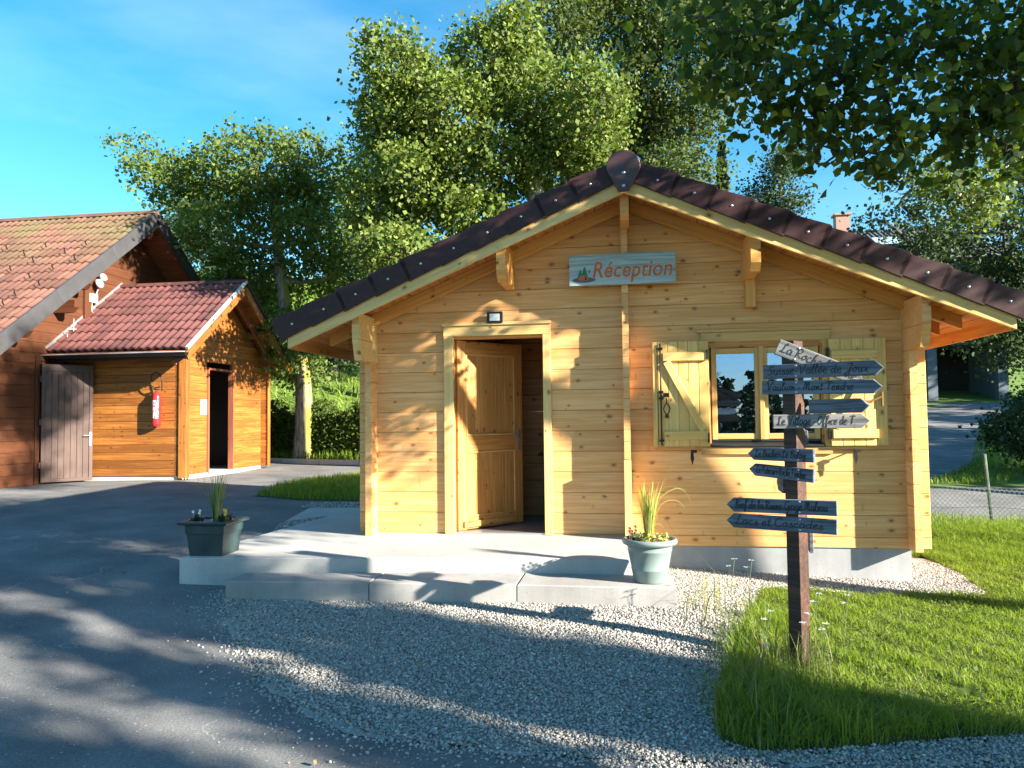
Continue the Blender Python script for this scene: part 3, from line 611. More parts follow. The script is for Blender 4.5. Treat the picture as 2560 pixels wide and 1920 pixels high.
m_, n_, B, N, L = newmat('window_glass'); N.remove(B); gl = N.new('ShaderNodeBsdfGlossy'); gl.inputs['Roughness'].default_value = .003; gl.inputs['Color'].default_value = (.42, .62, .95, 1); tr = N.new('ShaderNodeBsdfTransparent'); tr.inputs[0].default_value = (.75, .8, .8, 1)
ms = N.new('ShaderNodeMixShader'); ms.inputs[0].default_value = .30; L.new(tr.outputs[0], ms.inputs[1]); L.new(gl.outputs[0], ms.inputs[2]); L.new(ms.outputs[0], N['Material Output'].inputs['Surface']); M_glass = m_
for xa, xb in ((.755, 1.205), (1.225, 1.735)):
    y = .04
    SA = empty('sash', ((xa+xb)/2, y, 1.1), None, None, parent=CH)
    for x in (xa+.024, xb-.026): beam('sash_rail', (x, y, 1.105), (x, y, 1.975), .05, .04, M_wf, SA, up=(1, 0, 0))
    for z in (1.132, 1.945): beam('sash_rail', (xa+.05, y, z), (xb-.05, y, z), .055, .038, M_wf, SA)
    m = MB(); m.box((xa+.045, y-.003, 1.15), (xb-.045, y+.003, 1.93)); m.build('pane', M_glass, SA)
beam('cover_strip', (1.214, .008, 1.105), (1.214, .008, 1.985), .045, .022, M_wf, WN, up=(1, 0, 0))
m = MB(); m.box((1.38, .046, 1.45), (1.47, .048, 1.64)); o = m.build('notice', M_white); tag(o, 'small white paper notice taped inside the right window pane', 'notice')
# shutters
def shutter(xa, xb, za, zc, label, left):
    H = empty('shutter', ((xa+xb)/2, -.06, za), label, None, parent=CH)
    n = 5; wx = (xb-xa)/n; y = -.062 if not left else -.075
    for i in range(n): beam('shutter_board', (xa+(i+.5)*wx, y, za), (xa+(i+.5)*wx, y, zc), wx-.0015, .028, M_shut, H, up=(1, 0, 0), ch=.005)
    bx0, bx1 = (xa+.05, xb-.02) if left else (xa+.015, xb-.09); yb_ = y-.028
    for z in (zc-.145, za+.105): beam('batten', (bx0, yb_, z), (bx1, yb_, z), .082, .026, M_shut, H, ch=.006)
    if left: beam('brace', (bx0+.03, yb_, zc-.19), (bx1-.04, yb_, za+.15), .07, .026, M_shut, H, ch=.006)
    else: beam('brace', (bx1-.02, yb_, zc-.19), (bx0+.04, yb_, za+.15), .07, .026, M_shut, H, ch=.006)
    return H, y
HL, y = shutter(.25, .722, 1.045, 2.035, 'left shutter half in sun with an iron bolt rod', True)
beam('edge_strip', (.222, -.05, 1.04), (.222, -.05, 2.038), .045, .085, M_shut, HL, up=(1, 0, 0), ch=.006)
m = MB(); xr = .275; yr = y-.032; m.tube([(xr, yr, 1.06), (xr, yr, 2.02)], .0075, 8)
for z in (1.10, 1.5, 1.56, 1.97): m.box((xr-.022, yr-.008, z-.011), (xr+.022, yr+.016, z+.011))
m.build('bolt_rod', M_black, HL)
m = MB(); m.box((xr+.02, yr-.03, 1.51), (xr+.075, yr, 1.55)); m.tube(catmull([(xr+.05, yr-.03, 1.50), (xr+.05, yr-.035, 1.46), (xr+.022, yr-.035, 1.41), (xr+.03, yr-.035, 1.37), (xr+.05, yr-.035, 1.345)], 4), .006, 6); m.tube(catmull([(xr+.05, yr-.03, 1.50), (xr+.05, yr-.035, 1.46), (xr+.078, yr-.035, 1.41), (xr+.07, yr-.035, 1.37), (xr+.05, yr-.035, 1.345)], 4), .006, 6)
m.lathe([(0, -.02), (.015, -.013), (.02, 0), (.015, .013), (0, .02)], (xr+.05, yr-.035, 1.33), 10); m.build('bolt_handle', plain('dark_red_iron', (.05, .012, .01), .5), HL)
for z in (1.97, 1.06+.02):
    m = MB(); m.box((.70, y-.05, z-.11 if z > 1.5 else z), (.712, y-.018, z-.02 if z > 1.5 else z+.09)); m.build('hinge', M_black, HL)
HR, y = shutter(1.805, 2.30, 1.045, 2.025, 'right shutter with a sunlit lower corner', False)
m = MB(); m.box((2.245, y-.04, 1.40), (2.262, y-.016, 1.53)); m.tube([(2.25, y-.04, 1.49), (2.14, y-.05, 1.44)], .008, 6); m.box((2.10, y-.055, 1.425), (2.16, y-.04, 1.455)); m.build('hook', plain('brass_brown', (.25, .15, .05), .4, .3), HR)
for z in (1.9, 1.15):
    m = MB(); m.box((1.782, y-.03, z-.045), (1.803, y+.01, z+.045)); m.build('hinge', M_black, HR)
for x in (.55, 2.0):
    m = MB(); m.tube([(x+.02, 0, 1.0), (x+.02, -.1, 1.0)], .007, 6); m.box((x-.01, -.12, .985), (x+.045, -.095, 1.012)); m.prism([(x-.012, .985), (x+.014, .985), (x+.018, .93), (x+.002, .87), (x-.014, .93)], 1, -.115, -.103)
    m.build('shutter_stop', M_black, CH)
# floodlight
FL = empty('floodlight', (-1.32, 0, 2.325), 'small black floodlight with a pale glass above the door casing', 'floodlight')
m = MB(); m.prism([(-.080, -.048), (-.070, -.058), (.070, -.058), (.080, -.048), (.080, .048), (.070, .058), (-.070, .058), (-.080, .048)], 1, -.062, -.036, .004); m.box((-.02, -.036, -.02), (.02, -.001, .02)); m.build('housing', M_black, FL, M=sp((-1.322, 0, 2.327)))
m = MB(); m.box((-1.372, -.066, 2.293), (-1.272, -.0615, 2.361)); m.build('lens', plain('lamp_glass', (.62, .66, .66), .25), FL)

# ------------------------------------------------------------------ reception sign
RS = empty('reception_sign', (-.07, -.2, 2.73), 'weathered blue-grey board reading Réception in orange under the gable', 'sign')
ysn = -.205
m = MB(); m.box((0, -.012, 0), (.995, .012, .293)); m.build('board', M_recsign, RS, M=sp((-.567, ysn+.012, 2.585)))
def text_mesh(txt, size, shear=0, bold=0, ext=.001, space=1.0):
    cu = bpy.data.curves.new('t', 'FONT'); cu.body = txt; cu.size = size; cu.shear = shear; cu.offset = bold; cu.extrude = ext; cu.space_character = space; cu.resolution_u = 5
    o = bpy.data.objects.new('t', cu); COL.objects.link(o); dg = bpy.context.evaluated_depsgraph_get(); me = bpy.data.meshes.new_from_object(o.evaluated_get(dg)); bpy.data.objects.remove(o)
    me.materials.clear(); return me
M_orange = plain('orange_paint', (.48, .115, .035), .6, 0, .15, 30); M_edge = plain('pale_outline', (.52, .52, .44), .7)
RX = Matrix.Rotation(math.pi/2, 4, 'X')
me = text_mesh('Réception', .215, .22, .0032, .0012, 1.04)
bbx = [v.co.x for v in me.vertices]; sx_ = .745/(max(bbx)-min(bbx))
Mt = sp((-.345-min(bbx)*sx_, ysn-.0035, 2.655)) @ RX @ Matrix.Diagonal((sx_, 1.0, 1, 1))
ob('lettering', me, M_orange, RS, Mt)
me2 = text_mesh('Réception', .215, .22, .0068, .0006, 1.04); ob('lettering_outline', me2, M_edge, RS, sp((0, .0018, 0)) @ Mt)
def flat(name, pts, mat, dy, par=RS, org=(-.567, 2.585)):
    m = MB(); m.prism([(org[0]+a, org[1]+b) for a, b in pts], 1, ysn-dy-.001, ysn-dy+.0005); return m.build(name, mat, par)
flat('ground_patch', [(.14+.112*math.cos(a), .052+.025*math.sin(a)) for a in np.linspace(0, 6.28, 25)[:-1]], plain('sign_grey', (.10, .11, .12), .7), .001)
gr = plain('sign_green', (.02, .16, .08), .7)
def fir(cx, b, h, wd):
    r = [(cx-.006, b), (cx+.006, b)]; 
    r = [(cx, b+h)]
    R_ = []; Lf = []
    for i in range(4):
        t = i/4; wv = wd*(1-t)*.9+.006; y0 = b+h*t*.85; R_.append((cx+wv, y0)); R_.append((cx+wv*.45, y0+h*.2))
        Lf.append((cx-wv, y0)); Lf.append((cx-wv*.45, y0+h*.2))
    return R_+[(cx, b+h)]+Lf[::-1]
flat('fir_tree', fir(.105, .07, .085, .032), gr, .0025); flat('fir_tree', fir(.145, .08, .105, .036), gr, .0027)
flat('tent', [(.075, .052), (.105, .094), (.150, .098), (.185, .050), (.165, .043)], M_orange, .0045); flat('tent_door', [(.150, .096), (.148, .050), (.168, .045)], M_dark, .0055)
flat('moon', [(.182, .150), (.196, .140), (.198, .125), (.188, .112), (.179, .112), (.190, .122), (.190, .136)], M_dark, .0025)

# ------------------------------------------------------------------ handwriting
GL = {
'L':([[(.36,.80),(.30,1),(.19,.85),(.17,.35),(.10,.03),(.0,.05),(.08,.14),(.24,.0),(.5,.06)]],.52),
'S':([[(.5,.85),(.38,1),(.15,.85),(.25,.55),(.42,.25),(.25,0),(.02,.12)]],.52),
'V':([[(0,.85),(.12,.98),(.2,.5),(.28,0),(.45,.6),(.55,1),(.66,.92)]],.62),
'J':([[(.1,.9),(.55,.98),(.42,.5),(.35,-.15),(.15,-.35),(.02,-.15),(.3,.1),(.5,.2)]],.56),
'M':([[(.02,.05),(.15,.95),(.25,.9),(.3,.2),(.42,.85),(.52,.9),(.55,.2),(.62,0),(.72,.1)]],.75),
'T':([[(.0,.9),(.3,1),(.65,.92)],[(.32,.97),(.28,.4),(.22,0)]],.55),
'O':([[(.3,1),(.05,.7),(.05,.25),(.28,0),(.5,.3),(.5,.75),(.3,1)]],.58),
'B':([[(.12,.95),(.1,.4),(.08,0)],[(.02,.85),(.3,1),(.45,.78),(.15,.52),(.5,.35),(.35,.02),(.05,.05)]],.54),
'P':([[(.12,.95),(.1,.4),(.08,0)],[(.02,.85),(.3,1),(.46,.75),(.3,.5),(.12,.48)]],.5),
'R':([[(.12,.95),(.1,.4),(.08,0)],[(.02,.85),(.3,1),(.46,.75),(.3,.52),(.14,.48),(.35,.2),(.55,0)]],.58),
'F':([[(.12,.95),(.1,.4),(.08,0)],[(.02,.92),(.3,1),(.55,.95)],[(.1,.52),(.38,.55)]],.5),
'G':([[(.5,.85),(.3,1),(.08,.7),(.08,.25),(.3,0),(.5,.3),(.5,.45),(.5,0),(.42,-.35),(.2,-.3)]],.56),
'C':([[(.55,.85),(.4,1),(.12,.8),(.05,.3),(.3,0),(.55,.15)]],.56),
'a':([[(.35,.42),(.18,.52),(.03,.25),(.15,0),(.35,.2),(.37,.45),(.36,.1),(.48,.03)]],.46),
'b':([[(.08,.5),(.2,.95),(.12,.9),(.06,.1),(.25,0),(.36,.25),(.2,.45),(.1,.35)]],.4),
'c':([[(.32,.42),(.18,.5),(.03,.25),(.15,0),(.38,.1)]],.38),
'd':([[(.35,.42),(.18,.5),(.03,.25),(.15,0),(.35,.25)],[(.4,1),(.36,.3),(.38,.02),(.48,.05)]],.48),
'e':([[(.03,.22),(.25,.3),(.3,.45),(.15,.52),(.03,.25),(.15,0),(.38,.1)]],.38),
'f':([[(.05,.3),(.3,.85),(.22,1),(.14,.8),(.1,0),(.06,-.38),(.16,-.3),(.14,.05),(.34,.12)]],.34),
'g':([[(.35,.42),(.18,.5),(.03,.25),(.15,.02),(.35,.22)],[(.38,.48),(.36,-.1),(.25,-.38),(.05,-.28),(.3,-.02),(.46,.08)]],.46),
'h':([[(.05,.4),(.2,.98),(.1,.85),(.06,0),(.15,.38),(.28,.48),(.3,.1),(.42,.03)]],.42),
'i':([[(.03,.2),(.1,.48),(.09,.08),(.22,.05)],[(.11,.68),(.13,.72)]],.22),
'l':([[(.03,.3),(.2,.9),(.12,1),(.06,.6),(.08,.05),(.24,.08)]],.24),
'm':([[(.02,.4),(.07,.48),(.06,0),(.16,.42),(.24,.45),(.24,0),(.34,.42),(.43,.45),(.43,.05),(.54,.05)]],.54),
'n':([[(.02,.4),(.07,.48),(.06,0),(.16,.4),(.27,.48),(.28,.08),(.4,.05)]],.4),
'o':([[(.2,.5),(.04,.3),(.12,.02),(.3,.12),(.33,.38),(.2,.5),(.42,.45)]],.42),
'r':([[(.02,.35),(.1,.5),(.14,.42),(.28,.42),(.22,.1),(.36,.04)]],.34),
's':([[(.02,.05),(.2,.5),(.18,.4),(.3,.2),(.2,0),(.06,.04)],[(.2,.02),(.36,.06)]],.34),
't':([[(.14,.85),(.1,.2),(.14,.02),(.28,.08)],[(.0,.55),(.28,.58)]],.27),
'u':([[(.02,.35),(.08,.48),(.06,.1),(.18,0),(.3,.15),(.33,.48),(.32,.05),(.44,.04)]],.43),
'v':([[(.02,.4),(.08,.48),(.18,0),(.3,.46),(.4,.42)]],.38),
'x':([[(.02,.42),(.12,.4),(.26,.05),(.38,.06)],[(.36,.48),(.02,0)]],.38),
'y':([[(.04,.48),(.08,.2),(.22,.15),(.33,.45),(.32,-.1),(.2,-.38),(.04,-.25),(.3,0),(.42,.08)]],.42),
'-':([[(.05,.28),(.22,.3)]],.27), ' ':([],.22), '.':([[(.05,0),(.07,.02)]],.12),
'é':([[(.03,.22),(.25,.3),(.3,.45),(.15,.52),(.03,.25),(.15,0),(.38,.1)],[(.16,.68),(.3,.85)]],.38)}
def script_mesh(txt, width, h, pen, seed=0):
    rr = random.Random(seed); x = 0; S_ = []
    for chh in txt:
        st, adv = GL[chh]
        for s in st: S_.append([(x+a+b*.12, b+rr.uniform(-.02, .02)) for a, b in s])
        x += adv+.03
    k = width/x; V = []; F = []
    for s in S_:
        c = catmull([(a*k, b*h, 0) for a, b in s], 5); n0 = len(V)
        for i, p in enumerate(c):
            q0 = c[max(i-1, 0)]; q1 = c[min(i+1, len(c)-1)]; dx, dy = q1[0]-q0[0], q1[1]-q0[1]; l = math.hypot(dx, dy) or 1
            px, py = -dy/l*pen/2, dx/l*pen/2
            V += [(p[0]+px, p[1]+py, 0), (p[0]-px, p[1]-py, 0)]
        for i in range(len(c)-1): F.append((n0+2*i, n0+2*i+1, n0+2*i+3, n0+2*i+2))
    return mesh_np('lettering', V, F)
# ------------------------------------------------------------------ signpost
SPX, SPY = .985, -2.57
gz = g(SPX, SPY)
SG = empty('signpost', (SPX, SPY, gz), 'dark wooden direction post with nine weathered handwritten arrow boards', 'signpost')
pa = math.radians(42)
MP = sp((SPX, SPY, 0)) @ Matrix.Rotation(-pa, 4, 'Z')
m = MB(); m.prism([(-.042, -.05), (.042, -.05), (.042, .05), (-.042, .05)], 2, gz-.3, 1.785); m.build('post', M_post, SG, M=MP @ Matrix.Rotation(0, 4, 'Z'))
M_ink = plain('black_ink', (.012, .013, .02), .6)
def board(xl, xr, zc, h, ad, y0, direction, txt, mat, tilt=0, seed=1, tw=None, th=.6, label=None, thick=.022):
    """apparent extent xl..xr on the post plane; turned by ad degrees about the vertical; arrow at one end"""
    a = math.radians(ad); c = (xl+xr)/2; view = math.radians(11)
    Lb = (xr-xl)*math.cos(view)/math.cos(a-view)
    M = sp((c, y0-math.tan(a)*(c-SPX), zc)) @ Matrix.Rotation(-a, 4, 'Z') @ Matrix.Rotation(math.radians(tilt), 4, 'Y') @ sp((-Lb/2, 0, 0))
    tip = .045
    if direction > 0: prof = [(0, -h/2), (Lb-tip, -h/2+.001), (Lb, 0), (Lb-tip, h/2), (0, h/2-.001)]
    elif direction < 0: prof = [(0, 0), (tip, -h/2), (Lb, -h/2-.001), (Lb, h/2), (tip, h/2-.001)]
    else: prof = [(0, -h/2), (Lb, -h/2), (Lb, h/2), (0, h/2)]
    B_ = MB(); B_.prism(prof, 1, 0, thick, .003)
    bo = B_.build('sign_board', mat, SG, M=M)
    if label: bo['label'] = label
    if txt:
        lw = tw or (Lb-tip-.06); off = .025 if direction >= 0 else tip+.01
        me = script_mesh(txt, lw, h*th, .0055, seed); ob('lettering', me, M_ink, bo, M @ sp((off, -.002, -h*.22)) @ RX)
    if txt is not None:
        for dz in (-.36, .36):
            s_ = MB(); s_.lathe([(0, .003), (.005, .002), (.007, 0)], n=8); s_.build('screw', M_metal, bo, True, M=M @ sp((Lb/2+(SPX-c)/math.cos(a), -.002, dz*h)) @ Matrix.Rotation(math.pi/2, 4, 'X'))
    return bo
YB = SPY-.094
board(.86, 1.39, 1.645, .098, 4, YB+.018, 1, 'La Roche Mouthe -', M_sign_lit, 24, 3, .5, .62, 'topmost tilted board with sunlight in its pale tone')
board(.779, 1.453, 1.598, .088, 24, YB, 1, 'Suisse-Vallée de Joux', M_sign_shade, 0, 4)
board(.772, 1.443, 1.496, .084, 24, YB, 1, 'Vaulion - Mont Tendre', M_sign_shade, 1.0, 5, .5)
board(1.04, 1.365, 1.382, .085, 38, YB+.10, 1, None, M_sign_shade, 0, 6)
board(.843, 1.396, 1.292, .086, 3, YB-.004, 1, 'Le Village - Office de T.', M_sign_lit, 0, 7, label='board with sunlight in its pale tone')
board(.695, 1.088, 1.088, .078, 44, YB, -1, 'Le Bucher-Le Bulay', M_sign_shade, 0, 8)
board(.70, 1.085, .980, .078, 44, YB, -1, 'Le Patecuir-Roche Fendue', M_sign_shade, 3, 9)
board(.554, 1.203, .777, .088, 23, YB, -1, 'Bief de la Ruine-Gorge Malvau', M_sign_shade, -.6, 10)
board(.552, 1.20, .673, .088, 23, YB, -1, 'Lacs et Cascades', M_sign_shade, .4, 11, .52)
# stubs of boards seen end-on behind the post
for xx, zc, hh2, rl in ((1.07, 1.19, .09, 80), (.935, .90, .10, 88), (1.085, .545, .12, 84)):
    m = MB(); m.prism([(0, -hh2/2), (.20, -hh2/2), (.26, 0), (.20, hh2/2), (0, hh2/2)], 1, 0, .022, .003); m.build('sign_board', M_sign_shade, SG, M=sp((xx, SPY+.02, zc)) @ Matrix.Rotation(math.radians(rl), 4, 'Z'))
# ------------------------------------------------------------------ planters
def grass_clump(name, c, n, h, wd, mat, label, cat, spread=.03, lean=.35, droop=None, group=None, par=None):
    m = MB(); rr = random.Random(hash(label) % 999 if False else len(label)*7+n)
    for i in range(n):
        a = rr.uniform(0, 6.283); r = spread*rr.random()**.5; hh = h*rr.uniform(.55, 1.1); ln = hh*lean*rr.uniform(.1, 1)
        d = (math.cos(a), math.sin(a)); s = (-d[1], d[0]); p = (c[0]+r*d[0], c[1]+r*d[1]); vs = []; K = 6
        for k in range(K+1):
            t = k/K; off = ln*t**2; z = c[2]+hh*(t-.12*t*t*lean*3); w_ = wd*(1-t)**.6*.5+.0004
            x = p[0]+d[0]*off; y = p[1]+d[1]*off; vs += [(x-s[0]*w_, y-s[1]*w_, z), (x+s[0]*w_, y+s[1]*w_, z)]
        m.add(vs, [(2*k, 2*k+1, 2*k+3, 2*k+2) for k in range(K)])
    for pts in (droop or []):
        vs = []; cc = catmull([(c[0]+a, c[1]+b, c[2]+z) for a, b, z in pts], 5)
        for k, q in enumerate(cc):
            w_ = wd*.38*(1-.7*k/len(cc)); vs += [(q[0], q[1], q[2]-w_), (q[0], q[1], q[2]+w_)]
        m.add(vs, [(2*k, 2*k+1, 2*k+3, 2*k+2) for k in range(len(cc)-1)])
    o = m.build(name, mat, par, fix=False); return tag(o, label, cat, group)
def leafy(name, P, size, mat, label=None, cat=None, kind=None, par=None, M=None, up=.3, droop=.3, six=False, rng=RNG):
    n = len(P); d = rng.normal(size=(n, 3)); d[:, 2] -= droop; d /= np.linalg.norm(d, axis=1)[:, None]
    s = np.cross(d, rng.normal(size=(n, 3))+np.array([0, 0, up])); s /= np.linalg.norm(s, axis=1)[:, None]; nn = np.cross(d, s)
    sz = size*(.45+.9*rng.random((n, 1)))
    if six: prof = [(0, 0, 0), (.50, .22, .06), (.52, .50, .09), (0, 1.12, -.04), (-.52, .50, .09), (-.50, .22, .06)]
    else: prof = [(0, 0, 0), (.42, .42, .10), (0, 1.0, 0), (-.42, .42, .10)]
    V = np.stack([P+d*sz*b+s*sz*a+nn*sz*c for a, b, c in prof], 1).reshape(-1, 3); k = len(prof)
    F = np.arange(n*k).reshape(n, k)
    if six: F = np.concatenate([F[:, [0, 1, 2, 3]], F[:, [0, 3, 4, 5]]])
    o = ob(name, mesh_np(name, V, F), mat, par, M); return tag(o, label, cat, None, kind)
# rectangular planter
PL = empty('rectangular_planter', (-3.69, -1.19, .17), 'rectangular dark green plastic planter standing on the terrace corner', 'planter')
M_plg = plain('dark_green_plastic', (.022, .045, .048), .38, 0, .35, 6, .03); zP = .172
def ring(x0, x1, y0, y1, z): return [(x0, y0, z), (x1, y0, z), (x1, y1, z), (x0, y1, z)]
def frust(mb, secs):
    vs = [v for s in secs for v in ring(*s)]; fs = []
    for i in range(len(secs)-1):
        for k in range(4): fs.append((i*4+k, i*4+(k+1) % 4, (i+1)*4+(k+1) % 4, (i+1)*4+k))
    mb.add(vs, fs)
cx, cy = -3.655, -1.165; A = lambda r, z: (cx-r, cx+r, cy-r*.92, cy+r*.92, z)
m = MB(); frust(m, [A(.152, zP), A(.170, zP+.185), A(.178, zP+.190), A(.182, zP+.26), A(.184, zP+.262)]); m.add(ring(*A(.152, zP)), [(3, 2, 1, 0)]); m.build('body', M_plg, PL, fix=False)
m = MB(); frust(m, [A(.183, zP+.262), A(.222, zP+.272), A(.228, zP+.285), A(.222, zP+.297), A(.185, zP+.300), A(.178, zP+.285), A(.172, zP+.24)]); m.build('rim', M_plg, PL, fix=False)
m = MB(); m.add(ring(*A(.176, zP+.262)), [(0, 1, 2, 3)]); m.build('soil', plain('potting_soil', (.04, .03, .022), .95, 0, .4, 60, .6), PL, fix=False)
st = np.array([(random.uniform(-.16, .16)+cx, random.uniform(-.14, .14)+cy, zP+.262) for _ in range(420)])
stones('pebble_mulch', st, .014, plain('grey_pebble', (.3, .29, .28), .9), None, .004, PL)
M_blade = leafmat('ornamental_blade', [(.12, .17, .06), (.17, .22, .07), (.24, .27, .10), (.36, .33, .14)], .3)
M_straw = leafmat('straw_blade', [(.16, .22, .04), (.26, .30, .06), (.45, .38, .12), (.55, .45, .2)], .3)
grass_clump('ornamental_grass', (cx+.02, cy, zP+.27), 70, .46, .011, M_blade, 'grey green ornamental grass in the rectangular planter', 'plant', .035, .28,
  [[(0, 0, .1), (.08, 0, .22), (.14, 0, .24), (.19, 0, .16)], [(0, 0, .1), (-.12, 0, .25), (-.18, 0, .38), (-.2, 0, .42)], [(0, 0, .1), (-.16, .02, .3), (-.3, .02, .34)]])
def flowers(name, c, n, R_, colm, label, lf, hh=.07, group=None):
    E_ = empty(name, c, label, 'flowers', group)
    P = np.array([(c[0]+random.uniform(-R_, R_), c[1]+random.uniform(-R_, R_)*.8, c[2]+random.uniform(0, hh)) for _ in range(lf)])
    leafy('foliage', P, .024, M_leaf_dark, par=E_)
    for i in range(n):
        a = random.uniform(0, 6.28); p = Vector((c[0]+random.uniform(-R_, R_)*.9, c[1]-random.uniform(0, R_)*.8, c[2]+hh+random.uniform(0, .05)))
        m = MB(); m.tube([p-Vector((0, 0, hh)), p], .0012, 4)
        for k in range(6):
            b = a+k*1.047; u = Vector((math.cos(b), -.45, math.sin(b))).normalized()*.016; v_ = Vector((-math.sin(b), 0, math.cos(b)))*.008
            m.add([p, p+u*.6+v_, p+u, p+u*.6-v_], [(0, 1, 2, 3)])
        m.build('flower', colm, E_, fix=False)
M_yel = plain('yellow_petal', (.75, .42, .02), .5); M_wh = plain('white_petal', (.7, .68, .6), .5); M_rust = plain('rust_petal', (.28, .09, .03), .6)
flowers('yellow_flowers', (cx+.13, cy-.05, zP+.27), 4, .055, M_yel, 'small yellow flowers at the right end of the rectangular planter', 260)
flowers('dark_flowers', (cx-.13, cy-.05, zP+.27), 3, .035, M_wh, 'low dark leafed plant at the left end of the rectangular planter', 120, .06)
# round pot
PT = empty('round_pot', (.12, -1.40, .055), 'round grey green plastic pot standing on the right step', 'pot')
M_pot = plain('grey_green_plastic', (.17, .22, .21), .35, 0, .08, 8); z0 = .056; c0 = (.118, -1.40, z0)
m = MB(); m.lathe([(0, 0), (.122, 0), (.128, .01), (.142, .095), (.1445, .098), (.1445, .104), (.1425, .107), (.168, .238), (.171, .241), (.171, .248), (.169, .251), (.1765, .285)], c0, 48); m.build('body', M_pot, PT, True)
m = MB(); m.lathe([(.1765, .284), (.196, .287), (.209, .296), (.214, .310), (.209, .326), (.198, .334), (.184, .330), (.176, .30), (.172, .27)], c0, 48); m.build('rim', M_pot, PT, True)
m = MB(); m.lathe([(0, .292), (.10, .296), (.174, .288)], c0, 30); m.build('soil', bpy.data.materials['potting_soil'], PT, fix=False)
a = RNG.random(520)*6.283; r = .168*np.sqrt(RNG.random(520)); stones('pebble_mulch', np.stack([c0[0]+r*np.cos(a), c0[1]+r*np.sin(a), np.full(520, z0+.292)], 1), .016, plain('brown_mulch', (.25, .14, .09), .9, 0, .5, 90), None, .003, PT)
grass_clump('ornamental_grass', (.115, -1.385, z0+.29), 120, .50, .010, M_straw, 'green ornamental grass with straw coloured arching stems in the round pot', 'plant', .035, .22,
  [[(0, 0, .1), (.07, 0, .3), (.16, 0, .55), (.2, 0, .6)], [(0, 0, .1), (.08, 0, .33), (.2, 0, .42), (.28, 0, .40), (.33, 0, .31)], [(0, 0, .1), (.1, 0, .3), (.22, 0, .33), (.29, 0, .25)],
   [(0, 0, .05), (.06, 0, .15), (.13, 0, .1), (.17, 0, .02)], [(0, 0, .05), (.1, 0, .2), (.17, -.02, .12), (.22, -.02, .03), (.2, -.02, -.02)], [(0, 0, .1), (-.05, 0, .28), (-.12, 0, .42)], [(0, 0, .2), (.12, 0, .43), (.3, 0, .41)], [(0, 0, .1), (.08, 0, .32), (.14, 0, .48)],
   [(0, 0, .1), (.02, 0, .42), (.0, 0, .66)], [(0, 0, .1), (.05, 0, .4), (.06, 0, .62)]])
flowers('rusty_flowers', (.02, -1.47, z0+.30), 6, .07, M_rust, 'withered rust coloured flowers at the left of the round pot', 130, .09)
P = np.array([(.118+random.uniform(-.1, .14), -1.42+random.uniform(-.07, .07), z0+.30+random.uniform(0, .07)) for _ in range(420)]); leafy('trailing_plant', P, .020, M_straw, 'yellow green trailing plant at the foot of the potted grass', 'plant')

# ------------------------------------------------------------------ laundry shed (orange stained logs)
SH = empty('laundry_shed', (-9.0, 6.7, .28), 'orange stained log shed with red tiled roof and dark doorway', 'shed')
SX = -7.98; YL, YR = 5.13, 8.29; YC = 6.69; HS = .14; ZB = .36; SR = .73
LW = empty('gable_wall', (SX, YC, ZB), None, None, parent=SH); LS = empty('side_wall', (-9, YL, ZB), None, None, parent=SH)
zr = lambda y: 3.86-SR*abs(y-YC)       # soffit underside
for k in range(26):
    z0, z1 = ZB+HS*k, ZB+HS*(k+1)
    sp_ = [(YL+.0, YR)] if z0 > 2.34 else [(YL+.0, 6.08), (7.03, YR)]
    for a, b in sp_:
        p = clip(clip([(a, z0+.001), (b, z0+.001), (b, z1-.001), (a, z1-.001)], lambda q: 3.86-SR*(q[0]-YC)-q[1]), lambda q: 3.86+SR*(q[0]-YC)-q[1])
        if len(p) < 3: continue
        m = MB(); q0 = Vector((SX, a, z0)); Mx = Matrix(((0, 1, 0, SX), (1, 0, 0, a), (0, 0, 1, z0), (0, 0, 0, 1)))
        m.prism([(u-a, v-z0) for u, v in p], 1, 0, -.06, .006); m.build('log', M_shed, LW, M=Mx)
for k in range(17):
    z = ZB+HS*(k+.5)
    for yy in (YL+.03, YR-.03): beam('log', (-10.2, yy, z), (SX+.16, yy, z), HS-.002, .06, M_shed, LS, ch=.006)
beam('corner_board', (SX+.175, YL+.03, ZB-.03), (SX+.175, YL+.03, 2.62), .10, .022, M_shed, LW, up=(0, 1, 0)); beam('corner_board', (SX+.175, YR-.03, ZB-.02), (SX+.175, YR-.03, 2.62), .10, .022, M_shed, LW, up=(0, 1, 0))
beam('corner_board', (SX+.10, YL-.012, ZB-.03), (SX+.10, YL-.012, 2.62), .15, .022, M_shed, LW, up=(1, 0, 0))
M_redwood = wood('red_brown_trim', (.30, .10, .045), (.2, .06, .03), kdens=.1)
for yy in (6.095, 7.015): beam('door_jamb', (SX-.02, yy, ZB-.02), (SX-.02, yy, 2.34), .12, .03, M_redwood, LW, up=(1, 0, 0))
beam('door_head', (SX-.02, 6.08, 2.33), (SX-.02, 7.03, 2.33), .04, .12, M_redwood, LW)
m = MB(); m.box((-10.2, YL+.02, -.1), (SX-.012, YR-.02, ZB)); m.box((SX-.3, 6.05, ZB-.02), (SX+.02, 7.06, ZB+.004)); m.build('foundation', M_conc, SH)
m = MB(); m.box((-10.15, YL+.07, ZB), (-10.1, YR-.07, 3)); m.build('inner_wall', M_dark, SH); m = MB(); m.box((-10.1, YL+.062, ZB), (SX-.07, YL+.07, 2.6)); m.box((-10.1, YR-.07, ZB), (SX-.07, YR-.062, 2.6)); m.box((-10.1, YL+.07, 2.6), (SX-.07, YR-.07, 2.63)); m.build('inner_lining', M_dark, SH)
RO = empty('roof', (-9, YC, 3), None, None, parent=SH)
a2 = math.atan(SR); c2, s2 = math.cos(a2), math.sin(a2)
